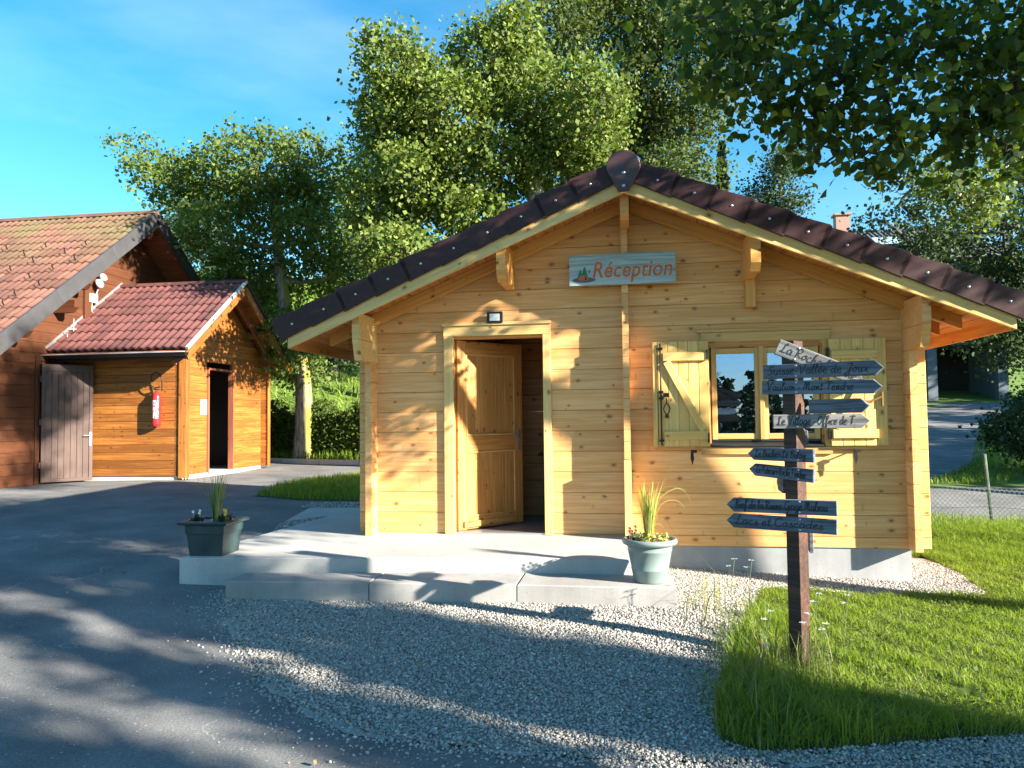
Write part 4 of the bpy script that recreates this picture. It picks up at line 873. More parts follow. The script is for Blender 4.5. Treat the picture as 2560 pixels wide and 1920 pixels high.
def tile_mesh(w_, l_, waves=2, amp=.022):
    n = 8*waves//2; V = []; F = []
    for j, (y, zz) in enumerate([(0, -.012), (0, .020), (l_, .0)]):
        for i in range(n+1):
            t = i/n; V.append((t*w_, y, zz+amp*math.sin(t*waves*2*math.pi-.6) if j else zz-.006+amp*math.sin(t*waves*2*math.pi-.6)))
    for j in range(2):
        for i in range(n): F.append((j*(n+1)+i, j*(n+1)+i+1, (j+1)*(n+1)+i+1, (j+1)*(n+1)+i))
    me = bpy.data.meshes.new('tile'); me.from_pydata(V, [], F); me.update()
    for p in me.polygons: p.use_smooth = p.index >= n
    return me
def roofplane(par, mat, o, e1, e2, nrm, nc, nr, tw, tl, l_=None, name='tile', skip=None):
    me = tile_mesh(tw*1.01, (l_ or tl*1.12)); me.materials.append(mat)
    for r in range(nr):
        for c in range(nc):
            p = o+e1*(c*tw)+e2*((r+1)*tl)+nrm*.03
            j = random.uniform(-.005, .005)
            x, y, z = e1, -e2, nrm; M = Matrix(((x.x, y.x, z.x, p.x), (x.y, y.y, z.y, p.y), (x.z, y.z, z.z, p.z+j), (0, 0, 0, 1)))
            ob(name, me, None, par, M)
# shed roof: front slope faces -Y
xR, xL = -7.53, -10.24
e1 = Vector((1, 0, 0)); e2 = Vector((0, -c2, -s2)); nr = Vector((0, -s2, c2))
roofplane(RO, M_tile_red, Vector((xL, YC, 4.06)), e1, e2, nr, 9, 8, (xR-xL)/9, 2.52/8)
e2b = Vector((0, c2, -s2)); nb = Vector((0, s2, c2)); m = MB()
for s_, ee, q in ((-1, e2, nr), (1, e2b, nb)):
    p0 = Vector((xL, YC, 4.03)); m.add([p0, p0+e1*(xR-xL), p0+e1*(xR-xL)+ee*2.53, p0+ee*2.53], [(0, 1, 2, 3)])
m.build('roof_deck', M_redwood, RO, fix=False)
roofplane(RO, M_tile_red, Vector((xL, YC, 4.06)), e1, e2b, nb, 1, 1, (xR-xL), 2.52, l_=2.46, name='tile_back')
for k in range(7):
    m = MB(); x0 = xL+k*(xR-xL)/7; m.prism([(.10*math.cos(math.radians(a)), .10*math.sin(math.radians(a))*.8) for a in range(0, 181, 20)], 0, x0, x0+(xR-xL)/7+.02); m.build('ridge_tile', M_tile_red, RO, M=sp((0, YC, 4.055)), smooth=False)
def gbeam(name, y0, z0, y1, z1, wd, th, x, mat, par): return beam(name, (x, y0, z0), (x, y1, z1), wd, th, mat, par)
for sy in (-1, 1):
    gbeam('barge_board', YC+sy*.0, 3.935, YC+sy*2.03, 3.935-SR*2.03, .15, .03, xR+.0, M_shed, RO)
    if sy < 0: gbeam('verge_strip', YC+sy*.02, 4.075, YC+sy*2.06, 4.075-SR*2.04, .05, .06, xR+.025, M_white, RO)
    else: gbeam('verge_strip', YC+sy*.02, 4.05, YC+sy*2.06, 4.05-SR*2.04, .05, .05, xR+.02, M_tile_dark, RO)
    gbeam('rafter', YC+sy*.1, 3.80-.07, YC+sy*2.0, 3.80-SR*1.9-.07, .10, .05, SX+.20, M_redwood, RO)
    for i in range(17):
        d = (i+.5)*2.5/17; p = Vector((0, YC+sy*d*c2, 3.99-d*s2))
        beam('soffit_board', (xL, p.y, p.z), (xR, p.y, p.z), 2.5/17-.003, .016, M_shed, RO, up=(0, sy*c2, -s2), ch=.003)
for yy, zz in ((YC, 3.72), (YC+1.0, 3.05), (YC-1.0, 3.05), (YR-.03, 2.62-.06), (YL+.03, 2.62-.06)):
    m = MB(); m.prism([(0, 0), (.36, 0), (.44, .08), (.44, .13), (0, .13)], 1, -.04, .04); m.build('purlin', M_shed, RO, M=sp((SX, yy, zz)))
m = MB(); yg = YC-2.52*c2-.07; zg = 4.0-2.52*s2-.0
m.add([(x, yg+.065*math.cos(a), zg-.065*math.sin(a)) for x in (xL+.02, xR+.05) for a in np.linspace(0, math.pi, 9)], [(i, i+1, i+10, i+9) for i in range(8)]+[tuple(range(9)), tuple(range(9, 18))])
m.build('gutter', M_black, RO, fix=False); beam('gutter_lip', (xL+.02, yg-.068, zg+.004), (xR+.05, yg-.068, zg+.004), .018, .018, M_white, RO); beam('fascia_board', (xL, yg+.09, zg-.05), (xR, yg+.09, zg-.05), .12, .02, M_black, RO)
beam('flashing', (xL+.03, YC, 4.13), (xL+.03, YC-2.05, 4.13-SR*2.05), .10, .03, plain('lead_flashing', (.20, .19, .20), .5, .3), RO)
m = MB()
for dy in (0, .09): m.tube([(SX+.12, YL+.02-dy*0+dy, .36), (SX+.12, YL+.02+dy, .2)], .012, 8)
m.build('drain_pipe', M_black, SH)
# paper notice on the shed
m = MB(); m.box((SX+.003, 5.86, 1.46), (SX+.008, 6.06, 1.745)); NP = tag(m.build('notice_sheet', plain('paper', (.72, .75, .76), .5)), 'white notice sheet left of the laundry shed doorway', 'notice')
m = MB(); m.box((SX+.0085, 5.93, 1.64), (SX+.0095, 6.0, 1.70)); m.box((SX+.0085, 5.92, 1.58), (SX+.0095, 6.0, 1.605)); m.build('blue_print', plain('blue_ink', (.02, .2, .35), .5), NP)
# washing machine
WMn = empty('washing_machine', (-8.9, 6.35, .37), 'grey front loading washing machine inside the shed doorway', 'washing machine')
M_wm = plain('appliance_grey', (.40, .40, .41), .35)
m = MB(); m.prism([(5.95, .37), (6.72, .37), (6.72, 1.30), (5.95, 1.30)], 0, -8.45, -9.1, .015); m.build('body', M_wm, WMn)
Mw = sp((-8.445, 6.35, .80)) @ Matrix.Rotation(math.pi/2, 4, 'Y'); m = MB(); m.lathe([(.16, 0), (.17, .02), (.21, .02), (.22, 0)], n=32); m.build('door_ring', M_metal, WMn, True, M=Mw)
m = MB(); m.lathe([(0, .03), (.10, .02), (.16, .0)], n=32); m.build('door_glass', M_black, WMn, True, M=Mw); m = MB(); m.box((-8.448, 6.0, 1.17), (-8.44, 6.68, 1.27)); m.build('control_panel', M_dark, WMn)
# fire extinguisher on the side wall
FE = empty('fire_extinguisher', (-8.33, YL-.1, 1.26), 'red fire extinguisher hanging on the shed side wall', 'fire extinguisher')
M_red = plain('red_paint', (.62, .02, .025), .25); c = (-8.33, YL-.095, 1.25)
m = MB(); m.lathe([(0, 0), (.055, 0), (.07, .02), (.072, .05), (.072, .50), (.062, .56), (.03, .60), (.022, .63), (0, .63)], c, 24); m.build('cylinder', M_red, FE, True)
m = MB(); m.lathe([(0, .63), (.02, .63), (.02, .67), (0, .67)], c, 10); m.tube([(c[0]-.05, c[1], c[2]+.68), (c[0]+.06, c[1], c[2]+.70)], .011, 6); m.tube([(c[0]-.05, c[1], c[2]+.66), (c[0]+.05, c[1], c[2]+.655)], .008, 6); m.build('valve', M_black, FE)
m = MB(); m.tube(catmull([(c[0]-.02, c[1]-.01, c[2]+.66), (c[0]-.09, c[1]-.03, c[2]+.76), (c[0]-.05, c[1]-.05, c[2]+.93), (c[0]+.06, c[1]-.04, c[2]+.94), (c[0]+.11, c[1]-.02, c[2]+.82), (c[0]+.10, c[1], c[2]+.62)], 6), .010, 8); m.build('hose', M_black, FE, True)
m = MB(); vs = []
for zz in (.14, .46):
    for k in range(9):
        a_ = math.radians(190+k*17); vs.append((c[0]+.0735*math.cos(a_), c[1]+.0735*math.sin(a_), c[2]+zz))
m.add(vs, [(k, k+1, k+10, k+9) for k in range(8)]); lm, n_, B, N, L = newmat('extinguisher_label'); t = N.new('ShaderNodeTexCoord').outputs['Object']
L.new(ramp(N, L, noise(N, L, mapping(N, L, t, (60, 60, 22)), 1, 2), [(.48, (.62, .02, .03)), (.52, (.75, .72, .7))]), B.inputs['Base Color']); m.build('label', lm, FE, fix=False)
m = MB(); m.box((c[0]-.03, YL-.03, c[2]+.3), (c[0]+.03, YL+.0, c[2]+.5)); m.build('wall_bracket', M_black, FE)

# ------------------------------------------------------------------ brown building
BB = empty('brown_building', (-13.5, 6.95, .25), 'brown painted wooden building with old orange tiled roof and grey metal verge', 'building')
XB = -10.2; BY = 6.95; BR = .744; ap = 5.67
WB = empty('gable_wall', (XB, BY, .3), None, None, parent=BB)
for k in range(27):
    z0, z1 = .27+.19*k, .27+.19*(k+1)
    for a, b in ([(3.35, 4.47), (5.42, 10.5)] if z0 < 2.3 else [(3.35, 10.5)]):
        p = clip(clip([(a, z0+.001), (b, z0+.001), (b, z1-.001), (a, z1-.001)], lambda q: 5.40-BR*(q[0]-BY)-q[1]), lambda q: 5.40+BR*(q[0]-BY)-q[1])
        if len(p) < 3: continue
        m = MB(); m.prism([(u-a, v-z0) for u, v in p], 1, 0, -.05, .005); m.build('wall_board', M_brown, WB, M=Matrix(((0, 1, 0, XB), (1, 0, 0, a), (0, 0, 1, z0), (0, 0, 0, 1))))
m = MB(); m.box((XB-.35, 3.36, -.2), (XB-.02, 10.4, .268)); m.box((-19, 3.4, -.2), (XB-.3, 3.5, 2.9)); m.build('foundation', M_found, BB); m = MB(); m.box((-19, 3.42, .25), (XB-.1, 3.5, 2.9)); m.build('side_wall', M_brown, BB)
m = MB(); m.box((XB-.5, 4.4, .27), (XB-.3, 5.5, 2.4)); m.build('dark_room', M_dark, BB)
beam('door_casing', (XB+.012, 4.43, .28), (XB+.012, 4.43, 2.42), .09, .03, M_brown, WB, up=(0, 1, 0)); beam('door_casing', (XB+.012, 4.39, 2.46), (XB+.012, 5.5, 2.46), .09, .03, M_brown, WB)
beam('downpipe_board', (XB+.03, 5.62, 2.75), (XB+.03, 5.62, 4.05), .16, .06, M_brown, WB, up=(0, 1, 0))
# door leaf ajar
bd = (Vector((-9.62, 5.03, .3))-Vector((-10.14, 4.47, .3))); bl = bd.length; bd.normalize()
DB = empty('plank_door', (-10.14, 4.47, .3), 'grey brown plank door standing ajar', None, parent=BB, rot=math.atan2(bd.y, bd.x)); Md = WM[DB.name]
def lb(n, a, b, wd, th, mat, up, par=DB): return beam(n, Md @ Vector(a), Md @ Vector(b), wd, th, mat, par, up=Md.to_3x3() @ Vector(up))
W2 = .80
for i in range(7): x = .06+(i+.5)*(W2-.12)/7; lb('door_board', (x, 0, .06), (x, 0, 1.93), (W2-.12)/7-.002, .03, M_browndoor, (1, 0, 0))
for x in (.03, W2-.03): lb('stile', (x, -.006, 0), (x, -.006, 2.06), .06, .045, M_browndoor, (1, 0, 0))
for z in (.03, 1.995): lb('rail', (.06, -.006, z), (W2-.06, -.006, z), .06 if z < 1 else .13, .045, M_browndoor, (0, 0, 1))
m = MB(); m.box((W2-.055, -.036, .62), (W2-.02, -.028, .86)); m.tube([(W2-.037, -.036, .80), (W2-.037, -.07, .80), (W2-.15, -.07, .80)], .009, 8); m.build('handle', M_metal, DB, M=Md)
for z in (.25, 1.0, 1.75):
    m = MB(); m.box((-.03, -.03, z), (-.005, .0, z+.1)); m.build('hinge', M_browndoor, DB, M=Md)
# roof
RB = empty('roof', (-13, BY, 4), None, None, parent=BB); a3 = math.atan(BR); c3, s3 = math.cos(a3), math.sin(a3)
e2 = Vector((0, -c3, -s3)); nr = Vector((0, -s3, c3)); roofplane(RB, M_tile_old, Vector((-9.66-17*.29, BY, 5.62)), Vector((1, 0, 0)), e2, nr, 17, 15, .29, .338)
m = MB(); p0 = Vector((-20, BY, 5.57))
for ee in (e2, Vector((0, c3, -s3))): m.add([p0, p0+Vector((10.38, 0, 0)), p0+Vector((10.38, 0, 0))+ee*5.1, p0+ee*5.1], [(0, 1, 2, 3)])
m.build('roof_deck', M_tile_old, RB, fix=False)
M_grey = plain('grey_painted_metal', (.06, .058, .062), .45, .1, .12, 5)
for sy in (-1, 1):
    for i in range(3):
        d0, d1 = i*1.72, (i+1)*1.72-.004; beam('verge_panel', (-9.6, BY+sy*(d0*c3), 5.52-d0*s3), (-9.6, BY+sy*(d1*c3), 5.52-d1*s3), .27, .05, M_grey, RB)
    for i in range(20):
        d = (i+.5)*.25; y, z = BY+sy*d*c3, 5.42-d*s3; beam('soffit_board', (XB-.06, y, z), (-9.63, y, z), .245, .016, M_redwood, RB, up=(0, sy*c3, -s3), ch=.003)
for yy, zz, ln in ((BY, 5.10, .5), (BY-1.75, 3.78, .42), (BY+1.75, 3.78, .42), (BY-3.2, 2.75, .45), (4.85, 2.95+.35, .42)):
    m = MB(); m.prism([(0, 0), (ln-.1, 0), (ln, .1), (ln, .22), (0, .22)], 1, -.06, .06); m.build('purlin', M_brown, RB, M=sp((XB, yy, zz)))
for k in range(24): 
    m = MB(); m.prism([(.11*math.cos(math.radians(a)), .09*math.sin(math.radians(a))) for a in range(0, 181, 30)], 0, 0, .39); o = m.build('ridge_tile', M_tile_old, RB, M=sp((-9.62-.385*(k+1), BY, 5.615)))
    if k > 13: break
me = MB(); me.tube([(0, 0, 0), (0, -.04, .05), (0, -.03, .09)], .012, 5); hk = None
for r in range(4, 14):
    for c_ in range(0, 6):
        d = (r+.75)*.338; p = Vector((-9.95-c_*.85-.4*((r % 3)/3)-.25*(r*.37 % 1), BY, 5.62))+e2*d+nr*.05
        if c_*.85+.5 > 5-.0 or p.x > -9.75: continue
        if hk is None: hk = me.build('snow_hook', M_black, RB, M=sp(p)).data
        else: ob('snow_hook', hk, None, RB, sp(p))
# lamps, vent and antenna
LP_ = empty('outdoor_lamp', (XB, 5.85, 3.9), 'white round lamp with a box on the brown gable', 'lamp')
m = MB(); m.lathe([(0, .05), (.07, .04), (.10, .0), (.07, -.04), (0, -.05)], n=20); m.build('lamp_head', M_white, LP_, True, M=sp((XB+.12, 5.84, 4.0)) @ Matrix.Rotation(1.2, 4, 'Y'))
m = MB(); m.lathe([(0, .05), (.07, .04), (.08, .0), (.06, -.04), (0, -.05)], n=20); m.build('lamp_head', M_white, LP_, True, M=sp((XB+.14, 5.91, 4.13)) @ Matrix.Rotation(1.2, 4, 'Y'))
m = MB(); m.box((XB+.02, 5.64, 3.62), (XB+.08, 5.85, 3.79)); m.build('junction_box', M_white, LP_); m = MB(); m.tube(catmull([(XB+.06, 5.72, 3.62), (XB+.07, 5.70, 3.46), (XB+.05, 5.78, 3.42)], 4), .006, 5); m.tube([(XB+.05, 5.84, 3.79), (XB+.10, 5.84, 3.93)], .012, 6); m.build('cable', M_white, LP_)
VT = empty('wall_vent', (XB, 6.42, 3.72), 'small white ventilation grille on the brown gable', 'vent')
m = MB(); m.box((XB+.002, 6.30, 3.66), (XB+.014, 6.56, 3.80)); m.build('frame', M_white, VT)
for yy in (6.33, 6.44): m = MB(); [m.box((XB+.0145, yy, 3.68+.02*k), (XB+.019, yy+.09, 3.688+.02*k)) for k in range(5)]; m.build('grille', plain('vent_grey', (.4, .4, .4), .6), VT)
AN = empty('antenna', (XB, 5.1, 3.0), 'small white antenna bracket on the brown gable below the verge', 'antenna')
m = MB(); m.tube([(XB, 5.02, 2.98), (XB+.12, 5.02, 2.98)], .008, 6); m.tube([(XB+.12, 5.0, 3.03), (XB+.12, 5.30, 3.06)], .006, 6); m.tube([(XB+.12, 5.16, 2.86), (XB+.12, 5.16, 3.24)], .005, 6); m.tube(catmull([(XB+.1, 5.02, 2.95), (XB+.1, 5.06, 2.80), (XB+.1, 5.2, 2.86), (XB+.1, 5.22, 3.0)], 4), .005, 5); m.build('bracket', M_white, AN)

# ------------------------------------------------------------------ trees
def blobs_pts(bl, n, thin=1.0, rng=RNG, shell=.55, sig=.16, k=26):
    """leaf positions: clumps spread through ellipsoids"""
    vol = np.array([(b[3]*b[4]*b[5])**.67 for b in bl]); pr = vol/vol.sum(); nc = max(1, int(n/k)); out = []; tips = []
    which = rng.choice(len(bl), nc, p=pr)
    for w_ in which:
        b = bl[w_]; d = rng.normal(size=3); d /= np.linalg.norm(d); r = shell+(1.05-shell)*rng.random()**.6
        c = np.array(b[:3])+d*np.array(b[3:6])*r; tips.append(c)
        s = sig*(.6+.9*rng.random()); out.append(c+rng.normal(size=(k, 3))*np.array([s, s, s*.75]))
    return np.concatenate(out), np.array(tips)
def tree(name, base, trunk, rad, bl, nleaf, size, leafm, barkm, label, cat='tree', group=None, nbr=60, k=26, sig=.16, six=False, seed=1, limbr=.32, shell=.55, droop=.3, twig=.012):
    rng = np.random.default_rng(seed); T = empty(name, base, label, cat, group)
    m = MB(); pts = catmull([tuple(p) for p in trunk], 4); K = len(pts); m.tube(pts, [rad*(1-.6*i/(K-1))*(1+.5*max(0, 1-i/2.5)*.35) for i in range(K)], 12)
    m.build('trunk', barkm, T, True)
    P, tips = blobs_pts(bl, nleaf, rng=rng, shell=shell, sig=sig, k=k)
    top = [np.array(p) for p in pts[K//2:]]; m = MB()
    cen = [np.array(b[:3]) for b in bl]
    done = list(top); nt_ = len(top)
    for c in sorted(cen, key=lambda q: min(np.linalg.norm(q-t) for t in top)):
        s = min(done, key=lambda q: np.linalg.norm(q-c)+max(0, q[2]-c[2])*1.2); L_ = np.linalg.norm(c-s); fr = s if any(s is t for t in top) else s
        m1 = s+(c-s)*.35+rng.normal(size=3)*L_*.09+np.array([0, 0, L_*.08]); m2 = s+(c-s)*.7+rng.normal(size=3)*L_*.09
        r0 = rad*limbr*(1 if any(s is t for t in top) else .6); m.tube(catmull([tuple(s), tuple(m1), tuple(m2), tuple(c)], 4), [max(twig, r0*(1-.5*j/12)) for j in range(13)], 6); done += [m2, c]
    for i in rng.choice(len(tips), min(nbr, len(tips)), replace=False):
        t = tips[i]; s = min(cen, key=lambda q: np.linalg.norm(q-t)); mid = (s+t)/2+rng.normal(size=3)*.12*min(1, np.linalg.norm(t-s))
        m.tube([tuple(s), tuple(mid), tuple(t)], [twig, twig*.7, twig*.3], 4, False)
    m.build('branches', barkm, T, True, fix=False)
    leafy('crown', P, size, leafm, par=T, six=six, droop=droop, rng=rng); return T
BLOB_A = [(-8.22, 8.46, 6.98, 1.25, 1.6, 0.76), (-9.62, 8.96, 6.85, 0.75, 1.6, 0.56), (-11.24, 9.4, 7.57, 0.48, 1.6, 0.39), (-10.16, 8.54, 6.57, 0.46, 1.6, 0.41), (-8.18, 9.57, 6.37, 1.05, 1.6, 0.76), (-8.96, 8.41, 5.47, 0.81, 1.6, 0.72), (-7.2, 9.39, 5.61, 0.75, 1.6, 0.75), (-8.84, 9.89, 4.83, 0.97, 1.6, 0.63), (-6.94, 9.01, 7.08, 0.64, 1.6, 0.64), (-6.89, 9.83, 4.84, 0.76, 1.6, 0.71), (-7.36, 8.76, 3.3, 0.54, 1.6, 0.54), (-7.72, 9.45, 2.59, 0.56, 1.6, 0.42), (-9.33, 9.84, 4.16, 0.68, 1.6, 0.68)]
BLOB_B = [(-3.93, 5.6, 7.47, 0.54, 1.5, 0.57), (-4.21, 6.26, 6.79, 0.64, 1.5, 0.68), (-2.59, 7.12, 8.2, 0.86, 1.5, 0.63), (-3.16, 6.08, 6.88, 0.81, 1.5, 0.66), (-1.64, 6.97, 7.19, 0.77, 1.5, 0.77), (-0.61, 6.15, 6.72, 0.61, 1.5, 0.86), (-2.66, 6.53, 6.02, 1.05, 1.5, 0.6), (-1.31, 7.4, 6.22, 0.86, 1.5, 0.59), (-3.69, 6.06, 5.63, 0.62, 1.5, 0.55), (-4.64, 6.59, 5.31, 0.61, 1.5, 0.61), (-3.99, 5.74, 4.25, 0.72, 1.5, 0.43), (-2.9, 6.54, 5.09, 0.68, 1.5, 0.34), (-2.04, 7.19, 8.58, 0.47, 1.5, 0.47)]
BLOB_C = [(-1.93, 15.16, 13.01, 1.08, 1.8, 0.96), (-0.73, 16.06, 15.01, 1.49, 1.8, 1.12), (-0.02, 17.02, 13.92, 1.41, 1.8, 1.16), (1.42, 16.08, 12.93, 1.35, 1.8, 1.22), (2.01, 16.87, 15.46, 1.64, 1.8, 1.14), (3.54, 16.01, 12.95, 1.2, 1.8, 1.08), (0.43, 16.39, 11.52, 0.99, 1.8, 1.24), (0.93, 17.32, 10.31, 1.03, 1.8, 1.03), (2.11, 16.28, 10.84, 1.16, 1.8, 1.1), (-0.86, 16.7, 9.05, 1.14, 1.8, 0.88), (1.56, 15.89, 8.65, 1.08, 1.8, 0.66), (3.57, 16.73, 14.96, 1.12, 1.8, 0.99), (-0.09, 17.16, 10.45, 0.9, 1.8, 0.9)]
BLOB_E = [(5.1, 19.7, 9.64, 0.52, 1.2, 0.75), (5.76, 20.31, 10.21, 0.49, 1.2, 0.42), (4.65, 20.73, 8.98, 0.71, 1.2, 0.64), (5.33, 20.06, 8.47, 0.69, 1.2, 0.42)]
BLOB_F = [(-14.08, 16.5, 6.78, 1.02, 2, 1.15), (-13.47, 17.53, 5.83, 1.26, 2, 1.12), (-15.57, 17.98, 8.45, 0.87, 2, 0.87), (-9.4, 17.62, 8.05, 1.24, 2, 1.51), (-8.83, 18.5, 10.25, 1.0, 2, 1.14), (-9.01, 17.33, 5.77, 1.22, 2, 0.81)]
BLOB_R = [(5.87, 5.74, 4.33, 0.51, 1.5, 0.45), (6.49, 6.47, 5.16, 0.4, 1.5, 0.47), (5.79, 7.06, 4.31, 0.57, 1.5, 0.28), (6.3, 6.17, 3.62, 0.46, 1.5, 0.53), (6.05, 6.8, 3.61, 0.62, 1.5, 0.31), (4.79, 5.58, 4.16, 0.45, 1.5, 0.22), (4.12, 6.13, 4.59, 0.47, 1.5, 0.16), (5.03, 6.92, 4.81, 0.21, 1.5, 0.28), (4.65, 5.9, 3.91, 0.59, 1.5, 0.16), (6.58, 6.92, 2.71, 0.55, 1.5, 0.62), (5.4, 5.73, 2.81, 0.38, 1.5, 0.38), (6.84, 6.56, 4.22, 0.54, 1.5, 0.81), (7.37, 7.21, 6.48, 0.85, 1.5, 0.92), (4.93, 5.9, 4.95, 0.33, 1.5, 0.33), (4.79, 6.52, 5.49, 0.31, 1.5, 0.28)]
BLOB_Q = [(3.29, 0.71, 3.62, 0.3, 0.6, 0.16), (3.56, 1.02, 3.45, 0.19, 0.6, 0.19), (3.31, 1.23, 3.91, 0.21, 0.6, 0.13)]
BLOB_N = [(0.56, -2.74, 3.79, 0.22, 0.55, 0.12), (0.86, -2.44, 3.73, 0.28, 0.55, 0.16), (1.39, -2.13, 3.95, 0.24, 0.55, 0.16), (1.72, -2.43, 3.72, 0.33, 0.55, 0.23), (2.25, -2.11, 3.75, 0.34, 0.55, 0.29), (2.38, -2.44, 3.38, 0.27, 0.55, 0.32), (0.93, -2.42, 3.42, 0.28, 0.55, 0.18), (1.38, -2.1, 3.36, 0.33, 0.55, 0.19), (1.66, -2.42, 3.16, 0.3, 0.55, 0.2), (2.13, -2.1, 3.19, 0.32, 0.55, 0.16), (2.3, -2.43, 2.94, 0.22, 0.55, 0.12), (0.55, -2.48, 3.56, 0.13, 0.55, 0.1), (1.24, -2.11, 3.11, 0.14, 0.55, 0.07), (1.36, -2.48, 3.44, 0.2, 0.55, 0.18), (0.36, -2.41, 4.04, 0.11, 0.55, 0.07), (1.54, -2.55, 2.9, 0.1, 0.55, 0.06), (2.71, -2.16, 3.84, 0.39, 0.55, 0.39), (2.26, -2.01, 4.3, 0.54, 0.55, 0.22), (1.1, -2.55, 4.1, 0.4, 0.55, 0.15)]
BLOB_X = [(8.26, 10.44, 0.94, 0.64, 1.2, 0.51), (9.05, 11.09, 1.23, 0.7, 1.2, 0.7)]

tree('pollard_poplar', (-7.55, 9.4, .45), [(-7.55, 9.4, .2), (-7.5, 9.4, 1.4), (-7.55, 9.35, 2.6), (-7.9, 9.3, 3.9), (-8.1, 9.3, 5.3), (-8.2, 9.3, 6.6)], .23, BLOB_A, 37000, .092, M_leaf_mid, M_bark, 'pollarded poplar behind the hedge with a mossy trunk', group='poplars behind the chalet', nbr=120, k=18, sig=.13, seed=3, shell=.5)
tree('pollard_poplar', (-1.75, 6.8, .3), [(-1.75, 6.8, .1), (-1.75, 6.8, 3), (-1.7, 6.75, 5.0), (-1.75, 6.7, 5.9), (-1.9, 6.6, 6.8)], .26, BLOB_B, 72000, .086, M_leaf_yellow, M_bark_pale, 'sunlit pollarded poplar rising right behind the chalet roof', group='poplars behind the chalet', nbr=320, k=20, sig=.13, seed=4, shell=.55, twig=.015)
tree('tall_poplar', (.8, 16.6, .5), [(.6, 16.6, .3), (.7, 16.6, 5), (.74, 16.58, 8.4), (1.0, 16.5, 12.5), (1.2, 16.5, 17)], .2, BLOB_C, 62000, .115, M_leaf_olive, M_bark_dark, 'tall dark poplar far behind the chalet ridge', nbr=120, k=16, sig=.30, seed=5, shell=.3)
tree('slender_tree', (4.9, 20.2, .7), [(4.9, 20.2, .5), (5.1, 20.2, 5), (5.3, 20.2, 10.3)], .12, BLOB_E, 7000, .10, M_leaf_dark, M_bark_dark, 'slender dark tree above the right roof slope', nbr=40, k=14, sig=.25, seed=6, shell=.2)
tree('background_tree', (-13.5, 17.5, 2.2), [(-13.5, 17.5, 2), (-13.6, 17.4, 6.5)], .2, [b for b in BLOB_F if b[0] < -11], 10000, .13, M_leaf_dark, M_bark_dark, 'dark rounded tree right of the brown roof verge', nbr=30, k=20, sig=.3, seed=7, shell=.3)
tree('background_tree', (-8.9, 18, 1.9), [(-8.9, 18, 1.8), (-9, 18, 8.5)], .2, [b for b in BLOB_F if b[0] > -11], 9000, .13, M_leaf_mid, M_bark_dark, 'dark tree filling the gap between the two poplars', nbr=30, k=20, sig=.3, seed=8, shell=.3)
tree('garden_tree', (8.2, 6.6, .0), [(8.2, 6.6, -.2), (7.8, 6.6, 2.2), (7.2, 6.5, 4.2), (6.6, 6.3, 5.4)], .2, [b if not (b[2] > 4.2 and b[0] < 5.95) else (b[0], b[1], b[2], b[3]*.62, b[4]*.6, b[5]*.6) for b in BLOB_R]+[(6.3, 5.9, 2.6, .5, .8, .6), (6.9, 6.6, 3.0, .5, .8, .8), (5.9, 6.6, 2.9, .45, .6, .35), (7.0, 6.2, 1.9, .4, .6, .4)], 30000, .07, M_leaf_dark, M_bark_dark, 'dark tree hanging in front of the grey house at right', nbr=160, k=18, sig=.18, seed=9, shell=.2)
tree('sunlit_sapling', (5.5, 1.5, -.2), [(5.5, 1.5, -.4), (5.45, 1.5, 1.8), (5.4, 1.45, 3.2), (5.3, 1.4, 4.6)], .08, BLOB_Q+[(5.3, 1.4, 4.5, .6, .6, .5), (4.6, 1.2, 4.1, .5, .5, .35), (5.8, 1.6, 3.8, .5, .5, .4), (4.0, 1.1, 4.0, .3, .3, .2)], 9000, .05, M_leaf_yellow, M_bark_pale, 'sunlit yellow green branch tips below the overhanging dark leaves', nbr=60, k=16, sig=.09, seed=10, shell=.2, twig=.006)
NB = BLOB_N+[(8.9, -2.9, 4.85, .6, .4, .15), (8.15, -2.95, 5.28, .6, .4, .15), (7.3, -2.9, 5.55, .6, .4, .17), (6.5, -2.9, 5.85, .6, .4, .2), (7.5, -2.6, 9.0, .9, .9, .7), (6.4, -2.3, 8.4, .8, .8, .6), (8.3, -2.9, 9.8, .9, .8, .6), (7.4, -2.7, 7.6, .6, .6, .5), (6.2, -4.0, 6.0, 1.2, .9, .9), (5.2, -4.6, 5.2, 1.0, .8, .7), (7.5, -4.8, 5.6, 1.3, .9, .9), (4.6, -3.3, 4.6, .7, .6, .5), (3.6, -3.0, 4.3, .6, .5, .4)]  # clumps beyond BLOB_N are unseen, added to shade gable and brown wall
tree('overhanging_poplar', (8.3, -2.92, -.3), [(8.3, -2.92, -.5), (8.25, -2.92, 2.6), (7.6, -3.0, 4.3), (6.6, -3.4, 5.2), (5.6, -3.8, 5.4)], .21, NB, 24000, .060, M_leaf_near, M_bark_dark, 'overhanging poplar branch with large dark leaves at the top right', nbr=420, k=11, sig=.11, six=True, limbr=.08, seed=11, shell=.15, droop=.7, twig=.005)
def uv(u, v): return (.931*u+.365*v, -.365*u+.931*v)
